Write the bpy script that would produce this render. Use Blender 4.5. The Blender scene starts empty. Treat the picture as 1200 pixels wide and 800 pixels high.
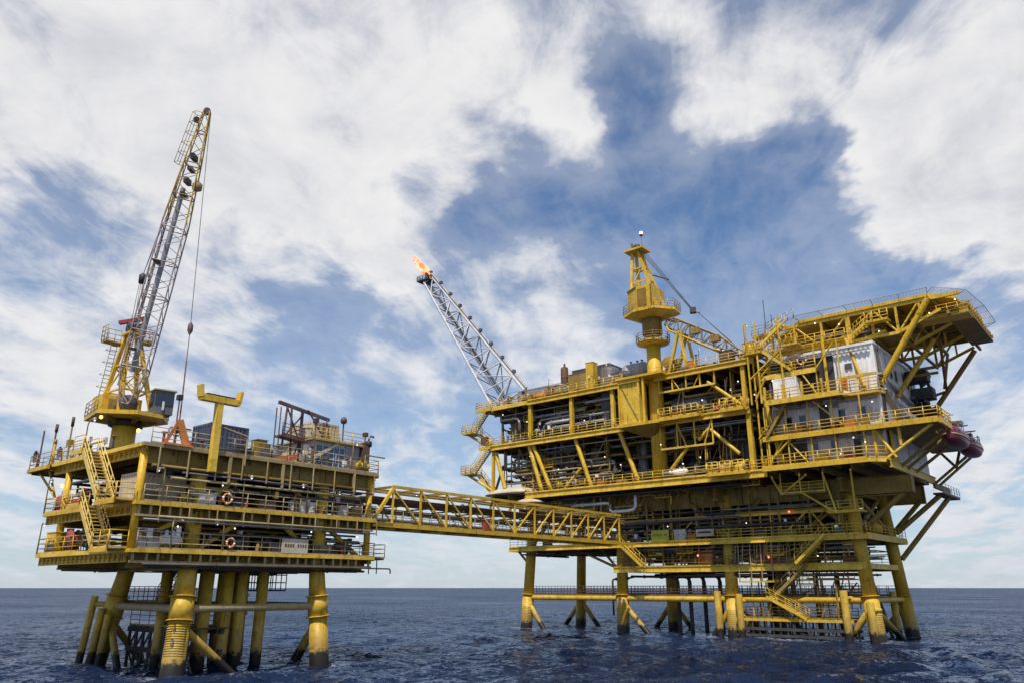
import bpy, bmesh, math, random
import numpy as np
from mathutils import Vector, Matrix
rnd = random.Random(7)
S = bpy.context.scene
COL = S.collection
R = math.radians
V = Vector

# ------------------------------------------------------------------ camera
CAM_H, FPX, YAW = 5.5, 900.0, R(40)
PITCH = math.atan(288/FPX)
cd = bpy.data.cameras.new('camera'); cam = bpy.data.objects.new('camera', cd); COL.objects.link(cam)
cd.sensor_width = 36; cd.lens = 36*FPX/1200; cd.clip_start = .5; cd.clip_end = 40000
cam.location = (0, 0, CAM_H); cam.rotation_euler = (R(90)+PITCH, 0, YAW)
S.camera = cam
FW = V((-math.sin(YAW), math.cos(YAW), 0)); RT = V((math.cos(YAW), math.sin(YAW), 0)); UP = V((0, 0, 1))
def ray(x, y):
    b = 400-y
    return (x-600)*RT + (FPX*math.cos(PITCH)-b*math.sin(PITCH))*FW + (b*math.cos(PITCH)+FPX*math.sin(PITCH))*UP
def onX(x, y, X): r = ray(x, y); return V((0, 0, CAM_H))+r*(X/r.x)
def onY(x, y, Y): r = ray(x, y); return V((0, 0, CAM_H))+r*(Y/r.y)
def onZ(x, y, Z): r = ray(x, y); return V((0, 0, CAM_H))+r*((Z-CAM_H)/r.z)

# ------------------------------------------------------------------ view, sun, sky
S.view_settings.view_transform = 'Standard'; S.view_settings.look = 'None'
S.view_settings.exposure = 0.0; S.view_settings.gamma = 1.0
S.render.engine = 'CYCLES'
TOSUN = (-.18*RT - .95*FW + 1.75*UP).normalized()
sd = bpy.data.lights.new('sun', 'SUN'); sun = bpy.data.objects.new('sun', sd); COL.objects.link(sun)
sd.energy = 5.0; sd.angle = R(1.0); sd.color = (1, .92, .79)
sun.rotation_euler = TOSUN.to_track_quat('Z', 'Y').to_euler(); sun.location = (-40, -40, 90)

wd = bpy.data.worlds.new('World'); S.world = wd; wd.use_nodes = True
NT = wd.node_tree; NT.nodes.clear()
class NG:
    """tiny node-graph writer"""
    def __init__(s, nt): s.nt = nt
    def n(s, t, **k):
        nd = s.nt.nodes.new(t)
        for a, b in k.items(): setattr(nd, a, b)
        return nd
    def put(s, sock, v):
        if isinstance(v, bpy.types.NodeSocket): s.nt.links.new(v, sock)
        else: sock.default_value = v
    def m(s, op, a, b=0, c=0, clamp=False):
        nd = s.n('ShaderNodeMath', operation=op, use_clamp=clamp)
        s.put(nd.inputs[0], a); s.put(nd.inputs[1], b); s.put(nd.inputs[2], c); return nd.outputs[0]
    def vm(s, op, a, b=(0, 0, 0), sc=None):
        nd = s.n('ShaderNodeVectorMath', operation=op); s.put(nd.inputs[0], a); s.put(nd.inputs[1], b)
        if sc is not None: s.put(nd.inputs[3], sc)
        return nd.outputs['Value'] if op in ('DOT_PRODUCT', 'LENGTH') else nd.outputs[0]
    def noise(s, vec, scale, detail=6, rough=.55, dist=0, lac=2.0):
        nd = s.n('ShaderNodeTexNoise'); s.put(nd.inputs['Vector'], vec)
        nd.inputs['Scale'].default_value = scale; nd.inputs['Detail'].default_value = detail
        nd.inputs['Roughness'].default_value = rough; nd.inputs['Distortion'].default_value = dist
        nd.inputs['Lacunarity'].default_value = lac
        return nd.outputs['Fac'], nd.outputs['Color']
    def ss(s, x, lo, hi, a=0., b=1.):
        nd = s.n('ShaderNodeMapRange', interpolation_type='SMOOTHSTEP'); s.put(nd.inputs[0], x)
        nd.inputs[1].default_value = lo; nd.inputs[2].default_value = hi; nd.inputs[3].default_value = a; nd.inputs[4].default_value = b
        return nd.outputs[0]
    def mix(s, f, a, b, blend='MIX'):
        nd = s.n('ShaderNodeMix', data_type='RGBA', blend_type=blend); s.put(nd.inputs[0], f)
        s.put(nd.inputs[6], a if not isinstance(a, tuple) else (*a, 1)[:4]); s.put(nd.inputs[7], b if not isinstance(b, tuple) else (*b, 1)[:4])
        return nd.outputs[2]

def build_sky():
    g = NG(NT)
    sky = g.n('ShaderNodeTexSky', sky_type='NISHITA', sun_disc=False)
    sky.sun_elevation = math.asin(TOSUN.z); sky.sun_rotation = math.atan2(TOSUN.x, TOSUN.y)
    sky.air_density = 1.1; sky.dust_density = .2; sky.ozone_density = 6.0; sky.altitude = 0
    d = g.n('ShaderNodeTexCoord').outputs['Generated']
    sp = g.n('ShaderNodeSeparateXYZ'); g.put(sp.inputs[0], d)
    z = sp.outputs[2]
    zz = g.m('MAXIMUM', g.m('ADD', z, .16), .05)
    # coordinates on a cloud layer, axes along and across the wind that draws out the streaks
    ax = (RT*.14+FW*.99); ay = (RT*.99-FW*.14)
    pu = g.m('DIVIDE', g.vm('DOT_PRODUCT', d, tuple(ax)), zz); pv = g.m('DIVIDE', g.vm('DOT_PRODUCT', d, tuple(ay)), zz)
    cb = g.n('ShaderNodeCombineXYZ'); g.put(cb.inputs[0], pu); g.put(cb.inputs[1], pv); p = cb.outputs[0]
    cs = g.n('ShaderNodeCombineXYZ'); g.put(cs.inputs[0], g.m('MULTIPLY', pu, .55)); g.put(cs.inputs[1], g.m('MULTIPLY', pv, 1.75)); ps0 = cs.outputs[0]
    _, wl = g.noise(p, .9, 4, .55); ps = g.vm('ADD', ps0, g.vm('SCALE', g.vm('SUBTRACT', wl, (.5, .5, .5)), sc=1.1))
    _, wc = g.noise(p, 1.9, 5, .6); _, wf = g.noise(p, 7.0, 4, .6)
    warp = g.vm('SCALE', g.vm('SUBTRACT', wc, (.5, .5, .5)), sc=.30)
    dw = g.vm('NORMALIZE', g.vm('ADD', d, g.vm('ADD', warp, g.vm('SCALE', g.vm('SUBTRACT', wf, (.5, .5, .5)), sc=.07))))
    # broad cloud banks (+) and openings of blue (-), by direction in the sky: pixel, radius px, weight
    blobs = [(60, -10, 170, .7), (120, 120, 90, .35), (330, 130, 180, .8), (500, 10, 190, .5), (230, 215, 80, .4), (420, 285, 45, .6), (345, 245, 40, .35), (300, 60, 60, -.25), (470, 215, 30, -.25), (650, 135, 48, .8), (560, 60, 90, .3),
             (850, 150, 70, .7), (930, 130, 60, .4), (900, 30, 90, .45), (1110, 200, 90, 1.2), (1080, 110, 90, .6), (1230, 240, 110, 1.2), (1180, 80, 120, .6), (690, 325, 45, .6),
             (110, 430, 150, .7), (300, 330, 60, .3), (40, 185, 38, .6), (478, 322, 34, .85), (550, 245, 26, .6), (1110, 622, 40, .9), (1185, 612, 40, .9), (480, 600, 150, .2), (1140, 480, 70, .4), (640, 400, 50, .25), (810, 20, 50, .3),
             (60, 265, 60, -.6), (190, 280, 50, -.75), (390, 365, 55, -.55), (600, 165, 36, -.8), (730, 75, 40, -1.1), (715, 130, 34, -.8), (640, 225, 55, -.6), (720, 235, 70, -.8),
             (800, 245, 65, -.7), (900, 280, 60, -.8), (1040, 312, 45, -1.2), (1150, 335, 55, -1.1), (975, 85, 30, -.6), (440, 360, 40, -.5), (960, 470, 80, -.4),
             (600, 300, 36, -.5), (310, 300, 36, -.4), (340, 430, 60, -.35), (975, 200, 28, -1.2), (960, 240, 30, -.7), (890, 205, 22, -.7), (150, 120, 40, -.3), (1050, 20, 30, -.4), (640, 60, 40, -.2)]
    acc = None
    for (bx_, by_, rr, w) in blobs:
        c = ray(bx_, by_).normalized(); k = 2/(rr/FPX*1.1)**2
        e = g.m('EXPONENT', g.m('MULTIPLY_ADD', g.vm('DOT_PRODUCT', dw, tuple(c)), k, -k))
        w *= .80 if w > 0 else .72
        acc = g.m('MULTIPLY', e, w) if acc is None else g.m('MULTIPLY_ADD', e, w, acc)
    f1, _ = g.noise(ps, 2.1, 9, .58, .5)
    f2, _ = g.noise(p, 5.4, 10, .63, .4)
    fb = g.m('ADD', g.m('MULTIPLY_ADD', f1, 2.3, -1.15), g.m('MULTIPLY_ADD', f2, .9, -.45))
    f4, _ = g.noise(d, 9.0, 9, .58, .6)
    fb = g.m('ADD', fb, g.m('MULTIPLY_ADD', f4, .9, -.45))
    v = g.m('ADD', fb, acc)
    dens = g.ss(v, -.36, .86)
    veil = g.m('MULTIPLY', g.ss(v, -1.0, .1), .26)
    dens = g.m('MAXIMUM', g.m('MULTIPLY', dens, .97), veil)
    # cloud colour: sunlit white, thicker parts greyer with a lilac cast, fine relief
    relief = g.m('ADD', g.m('MULTIPLY', f2, .5), g.m('ADD', g.m('MULTIPLY', f1, .5), g.m('MULTIPLY', f4, .5)))
    lit = g.ss(g.m('SUBTRACT', relief, g.m('MULTIPLY', g.ss(v, .5, 1.6), .12)), .42, .86)
    ccol = g.mix(lit, (5.6, 5.75, 6.4), (9.0, 8.9, 8.85))
    blue = g.mix(1.0, sky.outputs[0], (.80, 1.0, 1.13), 'MULTIPLY')
    col = g.mix(dens, blue, ccol)
    # haze that pales the sky towards the horizon
    hz = g.m('MULTIPLY', g.m('EXPONENT', g.m('MULTIPLY', g.m('MAXIMUM', z, 0), -8.0)), .66)
    col = g.mix(hz, col, (5.6, 6.2, 7.2))
    bg = g.n('ShaderNodeBackground'); g.put(bg.inputs[0], col); bg.inputs[1].default_value = .1
    o = g.n('ShaderNodeOutputWorld'); NT.links.new(bg.outputs[0], o.inputs[0])
build_sky()

# ------------------------------------------------------------------ materials
def paint(name, col, rough=.5, dirt=.35, dirtcol=(.09, .05, .02), rust=.25, streak=True, metal=0., marine=False, bump=.0, grime=0.5, var=.75):
    m = bpy.data.materials.new(name); m.use_nodes = True
    g = NG(m.node_tree); b = m.node_tree.nodes['Principled BSDF']
    pos = g.n('ShaderNodeNewGeometry').outputs['Position']
    n1, _ = g.noise(pos, .55, 6, .6); n2, _ = g.noise(pos, 3.5, 5, .6)
    st = g.vm('MULTIPLY', pos, (2.2, 2.2, .22)); n3, _ = g.noise(st, 1.0, 5, .65)
    dark = tuple(c*.62 for c in col); rn = g.n('ShaderNodeObjectInfo').outputs['Random']
    pale = tuple(min(.9, c*.9+.055) for c in col); deep = tuple(c*f for c, f in zip(col, (.74, .66, .7)))
    c = g.mix(g.m('MULTIPLY', g.ss(rn, 0, 1), var), pale, deep)
    c = g.mix(g.m('MULTIPLY', g.ss(n1, .35, .7), .75), c, dark)
    c = g.mix(g.m('MULTIPLY', g.ss(n2, .45, .75), dirt), c, dirtcol)
    if streak: c = g.mix(g.m('MULTIPLY', g.ss(n3, .53, .68), grime), c, tuple(.55*a+.45*bb for a, bb in zip(dirtcol, dark)))
    n4, _ = g.noise(pos, 1.7, 8, .7)
    n5, _ = g.noise(g.vm('MULTIPLY', pos, (4.5, 4.5, .25)), 1.0, 4, .6); c = g.mix(g.m('MULTIPLY', g.m('MULTIPLY', g.ss(n5, .58, .66), g.ss(n1, .42, .6)), min(.75, rust*1.6)), c, (.16, .055, .015))
    c = g.mix(g.m('MULTIPLY', g.ss(n4, .58, .68), rust), c, (.13, .045, .015))
    if marine:
        sp = g.n('ShaderNodeSeparateXYZ'); g.put(sp.inputs[0], pos)
        zz = g.m('ADD', sp.outputs[2], g.m('MULTIPLY_ADD', n2, -1.6, .8))
        c = g.mix(g.ss(zz, 1.3, 3.4, .55, 0), c, (.16, .11, .045))
        c = g.mix(g.ss(zz, .75, 1.15, 1, 0), c, (.018, .015, .012))
    g.put(b.inputs['Base Color'], c)
    rr = g.m('MULTIPLY_ADD', n2, .3, rough-.15); g.put(b.inputs['Roughness'], rr)
    b.inputs['Metallic'].default_value = metal
    b.inputs['Specular IOR Level'].default_value = .35
    bp = g.n('ShaderNodeBump'); bp.inputs['Strength'].default_value = .12; bp.inputs['Distance'].default_value = .05
    g.put(bp.inputs['Height'], n4); g.put(b.inputs['Normal'], bp.outputs[0])
    return m
def emit(name, col, s):
    m = bpy.data.materials.new(name); m.use_nodes = True; nt = m.node_tree; b = nt.nodes['Principled BSDF']
    b.inputs['Base Color'].default_value = (*col, 1); b.inputs['Emission Color'].default_value = (*col, 1); b.inputs['Emission Strength'].default_value = s
    return m
def glass(name, col):
    m = bpy.data.materials.new(name); m.use_nodes = True; b = m.node_tree.nodes['Principled BSDF']
    b.inputs['Base Color'].default_value = (*col, 1); b.inputs['Roughness'].default_value = .08; b.inputs['Specular IOR Level'].default_value = .8
    return m
M = {
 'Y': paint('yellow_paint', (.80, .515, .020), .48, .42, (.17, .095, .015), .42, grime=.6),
 'YS': paint('sunlit_yellow_paint', (.80, .58, .13), .45, .15, (.25, .16, .04), .12, grime=.25),  # paler copy of the yellow, sunlight on the stairs painted into it
 'YL': paint('yellow_leg_paint', (.68, .44, .022), .5, .45, (.15, .085, .02), .45, marine=True, grime=.65),
 'YO': paint('old_shaded_yellow_paint', (.30, .19, .015), .6, .5, (.07, .045, .015), .5),  # old yellow, darkened to put the shade of recesses into its colour
 'TAN': paint('weathered_tan_paint', (.42, .32, .14), .6, .4, (.12, .08, .04), .4),
 'G': paint('galvanised_steel', (.36, .365, .38), .5, .3, (.12, .10, .09), .2, metal=.2),
 'GD': paint('grey_machine_paint', (.105, .108, .125), .55, .4, (.04, .035, .03), .25),
 'GW': paint('grey_wall_panel', (.72, .69, .67), .55, .35, (.2, .17, .15), .2, var=.2),
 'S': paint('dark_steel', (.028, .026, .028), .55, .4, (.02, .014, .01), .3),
 'W': paint('white_panel', (.87, .85, .83), .5, .14, (.45, .40, .36), .10, grime=.3, var=.12),
 'C': paint('cream_panel', (.62, .52, .38), .55, .3, (.25, .17, .10), .2, var=.2),
 'RD': paint('red_paint', (.36, .03, .035), .4, .25, (.12, .02, .02), .05),
 'FG': paint('light_grey_lattice', (.60, .60, .62), .5, .25, (.3, .28, .27), .08, var=.2),
 'MR': paint('maroon_hull', (.17, .009, .026), .35, .2, (.08, .01, .02), .02),
 'OR': paint('orange_paint', (.66, .22, .03), .5, .3, (.2, .07, .02), .1),
 'B': paint('dark_blue_paint', (.035, .05, .11), .5, .3, (.03, .03, .05), .15),
 'RU': paint('rusty_brown_steel', (.13, .06, .03), .7, .5, (.05, .025, .015), .6),
 'PU': paint('purple_brown_steel', (.11, .06, .075), .6, .4, (.05, .03, .03), .4),
 'BL': paint('boom_grey_paint', (.52, .43, .40), .55, .45, (.14, .085, .06), .4),
 'BG': paint('green_yellow_sign', (.55, .56, .03), .5, .1, (.2, .2, .02), .0),
 'DK': paint('deck_plate', (.06, .05, .035), .7, .4, (.03, .025, .02), .3),
 'BW': paint('shade_backing_grey', (.022, .022, .028), .6, .4, (.015, .015, .015), .2),  # near-black, so backing walls and sheets carry interior shade in their colour
 'GL': glass('dark_window', (.012, .02, .035)),
 'GB': glass('blue_glazing', (.02, .07, .16)),
 'LW': emit('white_lamp', (1, .93, .8), 1.5),
 'LO': emit('orange_lamp', (1, .42, .08), 5.0),
 'LR': emit('red_lamp', (1, .12, .06), 5.0),
}

# ------------------------------------------------------------------ builders
WM = {}                                   # world matrix of every object made here
def setp(o, par, world):
    WM[o.name] = world
    if par is not None:
        o.parent = par; o.matrix_parent_inverse = WM[par.name].inverted()
    o.matrix_basis = world
def thing(name, label, cat, loc, group=None):
    o = bpy.data.objects.new(name, None); COL.objects.link(o); o.empty_display_size = .5
    setp(o, None, Matrix.Translation(V(loc)))
    o['label'] = label; o['category'] = cat
    if group: o['group'] = group
    return o
def tag(o, label, cat, group=None):
    o['label'] = label; o['category'] = cat
    if group: o['group'] = group
    return o
class MB:
    """collects shapes (world coordinates) into one mesh"""
    def __init__(s): s.v = []; s.f = []; s.sm = []
    def add(s, vs, fs, smooth=False):
        o = len(s.v); s.v += [tuple(a) for a in vs]; s.f += [tuple(i+o for i in f) for f in fs]; s.sm += [smooth]*len(fs); return s
    def box(s, c, d, rz=0):
        c = V(c); cs, sn = math.cos(rz), math.sin(rz); vs = []
        for k in (-.5, .5):
            for j, i in ((-.5, -.5), (-.5, .5), (.5, .5), (.5, -.5)):
                x, y = i*d[0], j*d[1]; vs.append(c+V((x*cs-y*sn, x*sn+y*cs, k*d[2])))
        return s.add(vs, [(3, 2, 1, 0), (4, 5, 6, 7), (0, 1, 5, 4), (1, 2, 6, 5), (2, 3, 7, 6), (3, 0, 4, 7)])
    def bx(s, x0, x1, y0, y1, z0, z1): return s.box(((x0+x1)/2, (y0+y1)/2, (z0+z1)/2), (abs(x1-x0), abs(y1-y0), abs(z1-z0)))
    def beam(s, p, q, w, h):
        p, q = V(p), V(q); d = (q-p).normalized(); up = V((0, 0, 1)) if abs(d.z) < .95 else V((0, 1, 0))
        a = d.cross(up).normalized(); b = a.cross(d); vs = []
        for e in (p, q):
            for i, j in ((-.5, -.5), (.5, -.5), (.5, .5), (-.5, .5)): vs.append(e+a*w*i+b*h*j)
        return s.add(vs, [(3, 2, 1, 0), (4, 5, 6, 7), (0, 1, 5, 4), (1, 2, 6, 5), (2, 3, 7, 6), (3, 0, 4, 7)])
    def tube(s, pts, r, n=8, caps=True):
        pts = [V(p) for p in pts]; rs = r if isinstance(r, (list, tuple)) else [r]*len(pts); vs = []
        for i, p in enumerate(pts):
            d = ((pts[min(i+1, len(pts)-1)]-p).normalized()+(p-pts[max(i-1, 0)]).normalized())
            d = d.normalized() if d.length > 1e-6 else V((0, 0, 1))
            up = V((.13, .31, .94)) if abs(d.z) < .9 else V((.2, .97, .1))
            a = d.cross(up).normalized(); b = a.cross(d)
            for k in range(n): t = 2*math.pi*k/n; vs.append(p+(a*math.cos(t)+b*math.sin(t))*rs[i])
        fs = []
        for i in range(len(pts)-1):
            for k in range(n): fs.append((i*n+k, i*n+(k+1) % n, (i+1)*n+(k+1) % n, (i+1)*n+k))
        s.add(vs, fs, True)
        if caps:
            o = len(s.v)-len(vs); L = (len(pts)-1)*n+o
            s.f += [tuple(o+k for k in range(n))[::-1], tuple(L+k for k in range(n))]; s.sm += [False, False]
        return s
    def lathe(s, c, prof, axis='z', n=16):
        c = V(c); vs = []
        for (r, h) in prof:
            for k in range(n):
                t = 2*math.pi*k/n; a, b = r*math.cos(t), r*math.sin(t)
                vs.append(c+(V((a, b, h)) if axis == 'z' else V((h, a, b)) if axis == 'x' else V((a, h, b))))
        fs = [(i*n+k, i*n+(k+1) % n, (i+1)*n+(k+1) % n, (i+1)*n+k) for i in range(len(prof)-1) for k in range(n)]
        return s.add(vs, fs, True)
    def prism(s, poly, z0, z1):
        n = len(poly); vs = [V((x, y, z0)) for x, y in poly]+[V((x, y, z1)) for x, y in poly]
        return s.add(vs, [tuple(range(n))[::-1], tuple(range(n, 2*n))]+[(i, (i+1) % n, n+(i+1) % n, n+i) for i in range(n)])
    def mesh(s, name, mat):
        me = bpy.data.meshes.new(name); me.from_pydata(s.v, [], s.f); me.materials.append(M[mat] if isinstance(mat, str) else mat)
        me.polygons.foreach_set('use_smooth', s.sm); me.update()
        bm = bmesh.new(); bm.from_mesh(me); bmesh.ops.recalc_face_normals(bm, faces=bm.faces); bm.to_mesh(me); bm.free()
        return me
    def build(s, name, mat, par=None):
        xs = np.array(s.v); c = V((xs.min(0)+xs.max(0))/2)
        s.v = [tuple(V(a)-c) for a in s.v]
        o = bpy.data.objects.new(name, s.mesh(name, mat)); COL.objects.link(o); setp(o, par, Matrix.Translation(c)); return o
UNIT = {}
def unit(kind, mat):
    k = (kind, mat)
    if k not in UNIT:
        m = MB()
        if kind == 'box': m.box((0, 0, 0), (1, 1, 1))
        elif kind == 'rod6': m.tube([(0, 0, -.5), (0, 0, .5)], 1, 6)
        elif kind == 'rod': m.tube([(0, 0, -.5), (0, 0, .5)], 1, 12)
        elif kind == 'rod20': m.tube([(0, 0, -.5), (0, 0, .5)], 1, 20)
        elif kind == 'ball': m.lathe((0, 0, 0), [(max(.001, math.sin(math.pi*i/6)), -math.cos(math.pi*i/6)) for i in range(7)], 'z', 8)
        elif kind == 'ibeam': m.box((0, 0, .44), (1, 1, .12)).box((0, 0, -.44), (1, 1, .12)).box((0, 0, 0), (1, .16, .76))
        UNIT[k] = m.mesh(kind, mat)
    return UNIT[k]
def inst(name, kind, mat, par, world):
    o = bpy.data.objects.new(name, unit(kind, mat)); COL.objects.link(o); setp(o, par, world); return o
def bar(name, p, q, r, mat, par, kind='rod'):
    p, q = V(p), V(q); d = q-p
    return inst(name, kind, mat, par, Matrix.Translation((p+q)/2) @ d.to_track_quat('Z', 'Y').to_matrix().to_4x4() @ Matrix.Diagonal((r, r, d.length, 1)))
def beam(name, p, q, w, h, mat, par, kind='box'):
    p, q = V(p), V(q); d = (q-p); L = d.length; d = d/L
    up = V((0, 0, 1)) if abs(d.z) < .95 else V((0, 1, 0)); y = up.cross(d).normalized(); z = d.cross(y)
    rot = Matrix((d, y, z)).transposed().to_4x4()
    return inst(name, kind, mat, par, Matrix.Translation((p+q)/2) @ rot @ Matrix.Diagonal((L, w, h, 1)))
def blk(name, x0, x1, y0, y1, z0, z1, mat, par):
    return inst(name, 'box', mat, par, Matrix.Translation(((x0+x1)/2, (y0+y1)/2, (z0+z1)/2)) @ Matrix.Diagonal((abs(x1-x0), abs(y1-y0), abs(z1-z0), 1)))
def lamp(p, mat, par, r=.13, name='lamp'):
    if mat == 'LW' and name == 'lamp': r *= .55
    return inst(name, 'ball', mat, par, Matrix.Translation(V(p)) @ Matrix.Diagonal((r, r, r, 1)))

def railing(pts, par, mat='Y', h=1.1, sp=1.5, r=.03, toe=True, name='railing'):
    m = MB()
    for a, b in zip(pts[:-1], pts[1:]):
        a, b = V(a), V(b); L = (b-a).length; n = max(1, round(L/sp))
        for i in range(n+1):
            p = a.lerp(b, i/n); m.tube([p, p+V((0, 0, h))], r*1.15, 5)
        for k in (1, .68, .36): m.tube([a+V((0, 0, h*k)), b+V((0, 0, h*k))], r, 5)
        if toe: m.beam(a+V((0, 0, .06)), b+V((0, 0, .06)), .02, .12)
    return m.build(name, mat, par)
def fascia(par, p, q, z0, z1, mat, sp=1.2, out=(0, -1, 0), name='fascia_girder', ribs=True, th=.10, fl=.22):
    """plate girder along an edge: web, two flanges, stiffener ribs proud of the web"""
    p, q, out = V(p), V(q), V(out); p.z = q.z = 0; L = (q-p).length
    web = beam(name, p+V((0, 0, (z0+z1)/2)), q+V((0, 0, (z0+z1)/2)), th*.4, z1-z0-.01, mat, par)
    for z in (z0, z1): beam('flange', p+V((0, 0, z))+out*fl*.3, q+V((0, 0, z))+out*fl*.3, fl, .07, mat, web)
    if ribs:
        n = max(1, round(L/sp))
        for i in range(n+1):
            c = p.lerp(q, (i+.5*0)/n)+out*fl*.3+V((0, 0, (z0+z1)/2)); d = (q-p).normalized()
            beam('stiffener', c-d*.035, c+d*.035, fl*.8, z1-z0-.08, mat, web)
    return web
def stair(par, lo, hi, side, w=1.0, mat='Y', treads=True, name='stair'):
    """flight from lo to hi; side = unit vector across the flight"""
    lo, hi, side = V(lo), V(hi), V(side); m = MB()
    for k in (0, w): m.beam(lo+side*k, hi+side*k, .08, .32)
    st = m.build(name, mat, par)
    n = max(3, int((hi.z-lo.z)/.24)); d = (hi-lo); hd = V((d.x, d.y, 0)).normalized()
    for i in range(1, n):
        c = lo.lerp(hi, i/n)
        beam('tread', c+side*.05, c+side*(w-.05), .26, .045, mat, st)
    for k in (0, w):
        m = MB(); a, b = lo+side*k, hi+side*k; u = V((0, 0, 1))
        for j in (.55, 1.05): m.tube([a+u*j, b+u*j], .035, 6)
        for i in range(5): c = a.lerp(b, i/4); m.tube([c, c+u*1.05], .032, 5)
        m.build('handrail', mat, st)
    return st
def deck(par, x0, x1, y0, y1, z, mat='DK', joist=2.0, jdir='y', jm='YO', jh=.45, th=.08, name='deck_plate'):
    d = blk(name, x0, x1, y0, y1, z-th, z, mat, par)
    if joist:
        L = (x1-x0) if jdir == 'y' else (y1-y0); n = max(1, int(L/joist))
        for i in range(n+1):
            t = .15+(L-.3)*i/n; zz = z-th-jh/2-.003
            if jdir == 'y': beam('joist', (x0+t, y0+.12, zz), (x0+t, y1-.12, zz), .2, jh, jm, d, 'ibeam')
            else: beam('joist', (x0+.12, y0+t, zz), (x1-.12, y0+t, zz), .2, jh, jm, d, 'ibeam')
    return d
def pipe(par, pts, r, mat, name='pipe', n=8):
    """pipe with rounded bends and flanges"""
    pts = [V(p) for p in pts]; out = [pts[0]]
    for a, b, c in zip(pts[:-2], pts[1:-1], pts[2:]):
        k = min(3.2*r, (b-a).length*.45, (c-b).length*.45); u, w = (a-b).normalized(), (c-b).normalized()
        A, C = b+u*k, b+w*k
        for t in (0, .33, .67, 1): out.append((1-t)**2*A+2*t*(1-t)*b+t*t*C)
    out.append(pts[-1]); m = MB().tube(out, r, n)
    for a, b in zip(pts[:-1], pts[1:]):
        if (b-a).length > 12*r and r > .07:
            c = a.lerp(b, .3); d = (b-a).normalized(); m.tube([c-d*.05, c+d*.05], r*1.6, n)
    return m.build(name, mat, par)
def maze(par, x0, x1, y0, y1, z0, z1, n, seed, mats, rr=(.05, .16), bias=(1, 1, 1)):
    """tangle of process piping inside a module: runs along the grid with elbows and drops"""
    q = random.Random(seed)
    for i in range(n):
        p = V((q.uniform(x0, x1), q.uniform(y0, y1), q.uniform(z0+.4, z1-.4))); pts = [p]; last = -1
        for k in range(q.randint(2, 5)):
            ax = q.choices((0, 1, 2), bias)[0]
            if ax == last: ax = (ax+1) % 3
            last = ax; lo, hi = ((x0, x1), (y0, y1), (z0+.3, z1-.25))[ax]
            t = p.copy(); t[ax] = max(lo, min(hi, p[ax]+q.choice((-1, 1))*q.uniform(.12, .5)*(hi-lo)))
            if (t-p).length > .8: pts.append(t); p = t
        if len(pts) > 1:
            r = q.uniform(*rr); pipe(par, pts, r, q.choice(mats), n=7)
def corr(name, p, q, z0, z1, mat, par, pitch=.32, dep=.05):
    """corrugated sheet wall from p to q"""
    p, q = V((p[0], p[1], 0)), V((q[0], q[1], 0)); d = (q-p); L = d.length; d /= L; nrm = V((d.y, -d.x, 0)); m = MB()
    n = max(2, int(L/pitch)); xs = []
    for i in range(n):
        a = i*L/n; w = L/n; xs += [(a, 0), (a+w*.42, 0), (a+w*.5, dep), (a+w*.92, dep)]
    xs.append((L, 0)); vs = []
    for z in (z0, z1): vs += [p+d*a+nrm*b+V((0, 0, z)) for a, b in xs]
    k = len(xs); m.add(vs, [(i, i+1, k+i+1, k+i) for i in range(k-1)])
    bk = [p-nrm*.08, q-nrm*.08]
    m.add([bk[0]+V((0, 0, z0)), bk[1]+V((0, 0, z0)), bk[1]+V((0, 0, z1)), bk[0]+V((0, 0, z1))], [(0, 1, 2, 3)])
    return m.build(name, mat, par)
def truss(par, A, B, C, D, n, rc, rb, mat, name='brace', flip=False, kind='rod6', posts=True):
    """lacing between chord A-B and chord C-D"""
    A, B, C, D = map(V, (A, B, C, D))
    for i in range(n):
        a0, a1, c0, c1 = A.lerp(B, i/n), A.lerp(B, (i+1)/n), C.lerp(D, i/n), C.lerp(D, (i+1)/n)
        if (i % 2 == 0) ^ flip: bar(name, a0, c1, rb, mat, par, kind)
        else: bar(name, c0, a1, rb, mat, par, kind)
        if posts: bar('strut', a0, c0, rb, mat, par, kind)
    bar('strut', B, D, rb, mat, par, kind)
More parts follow.
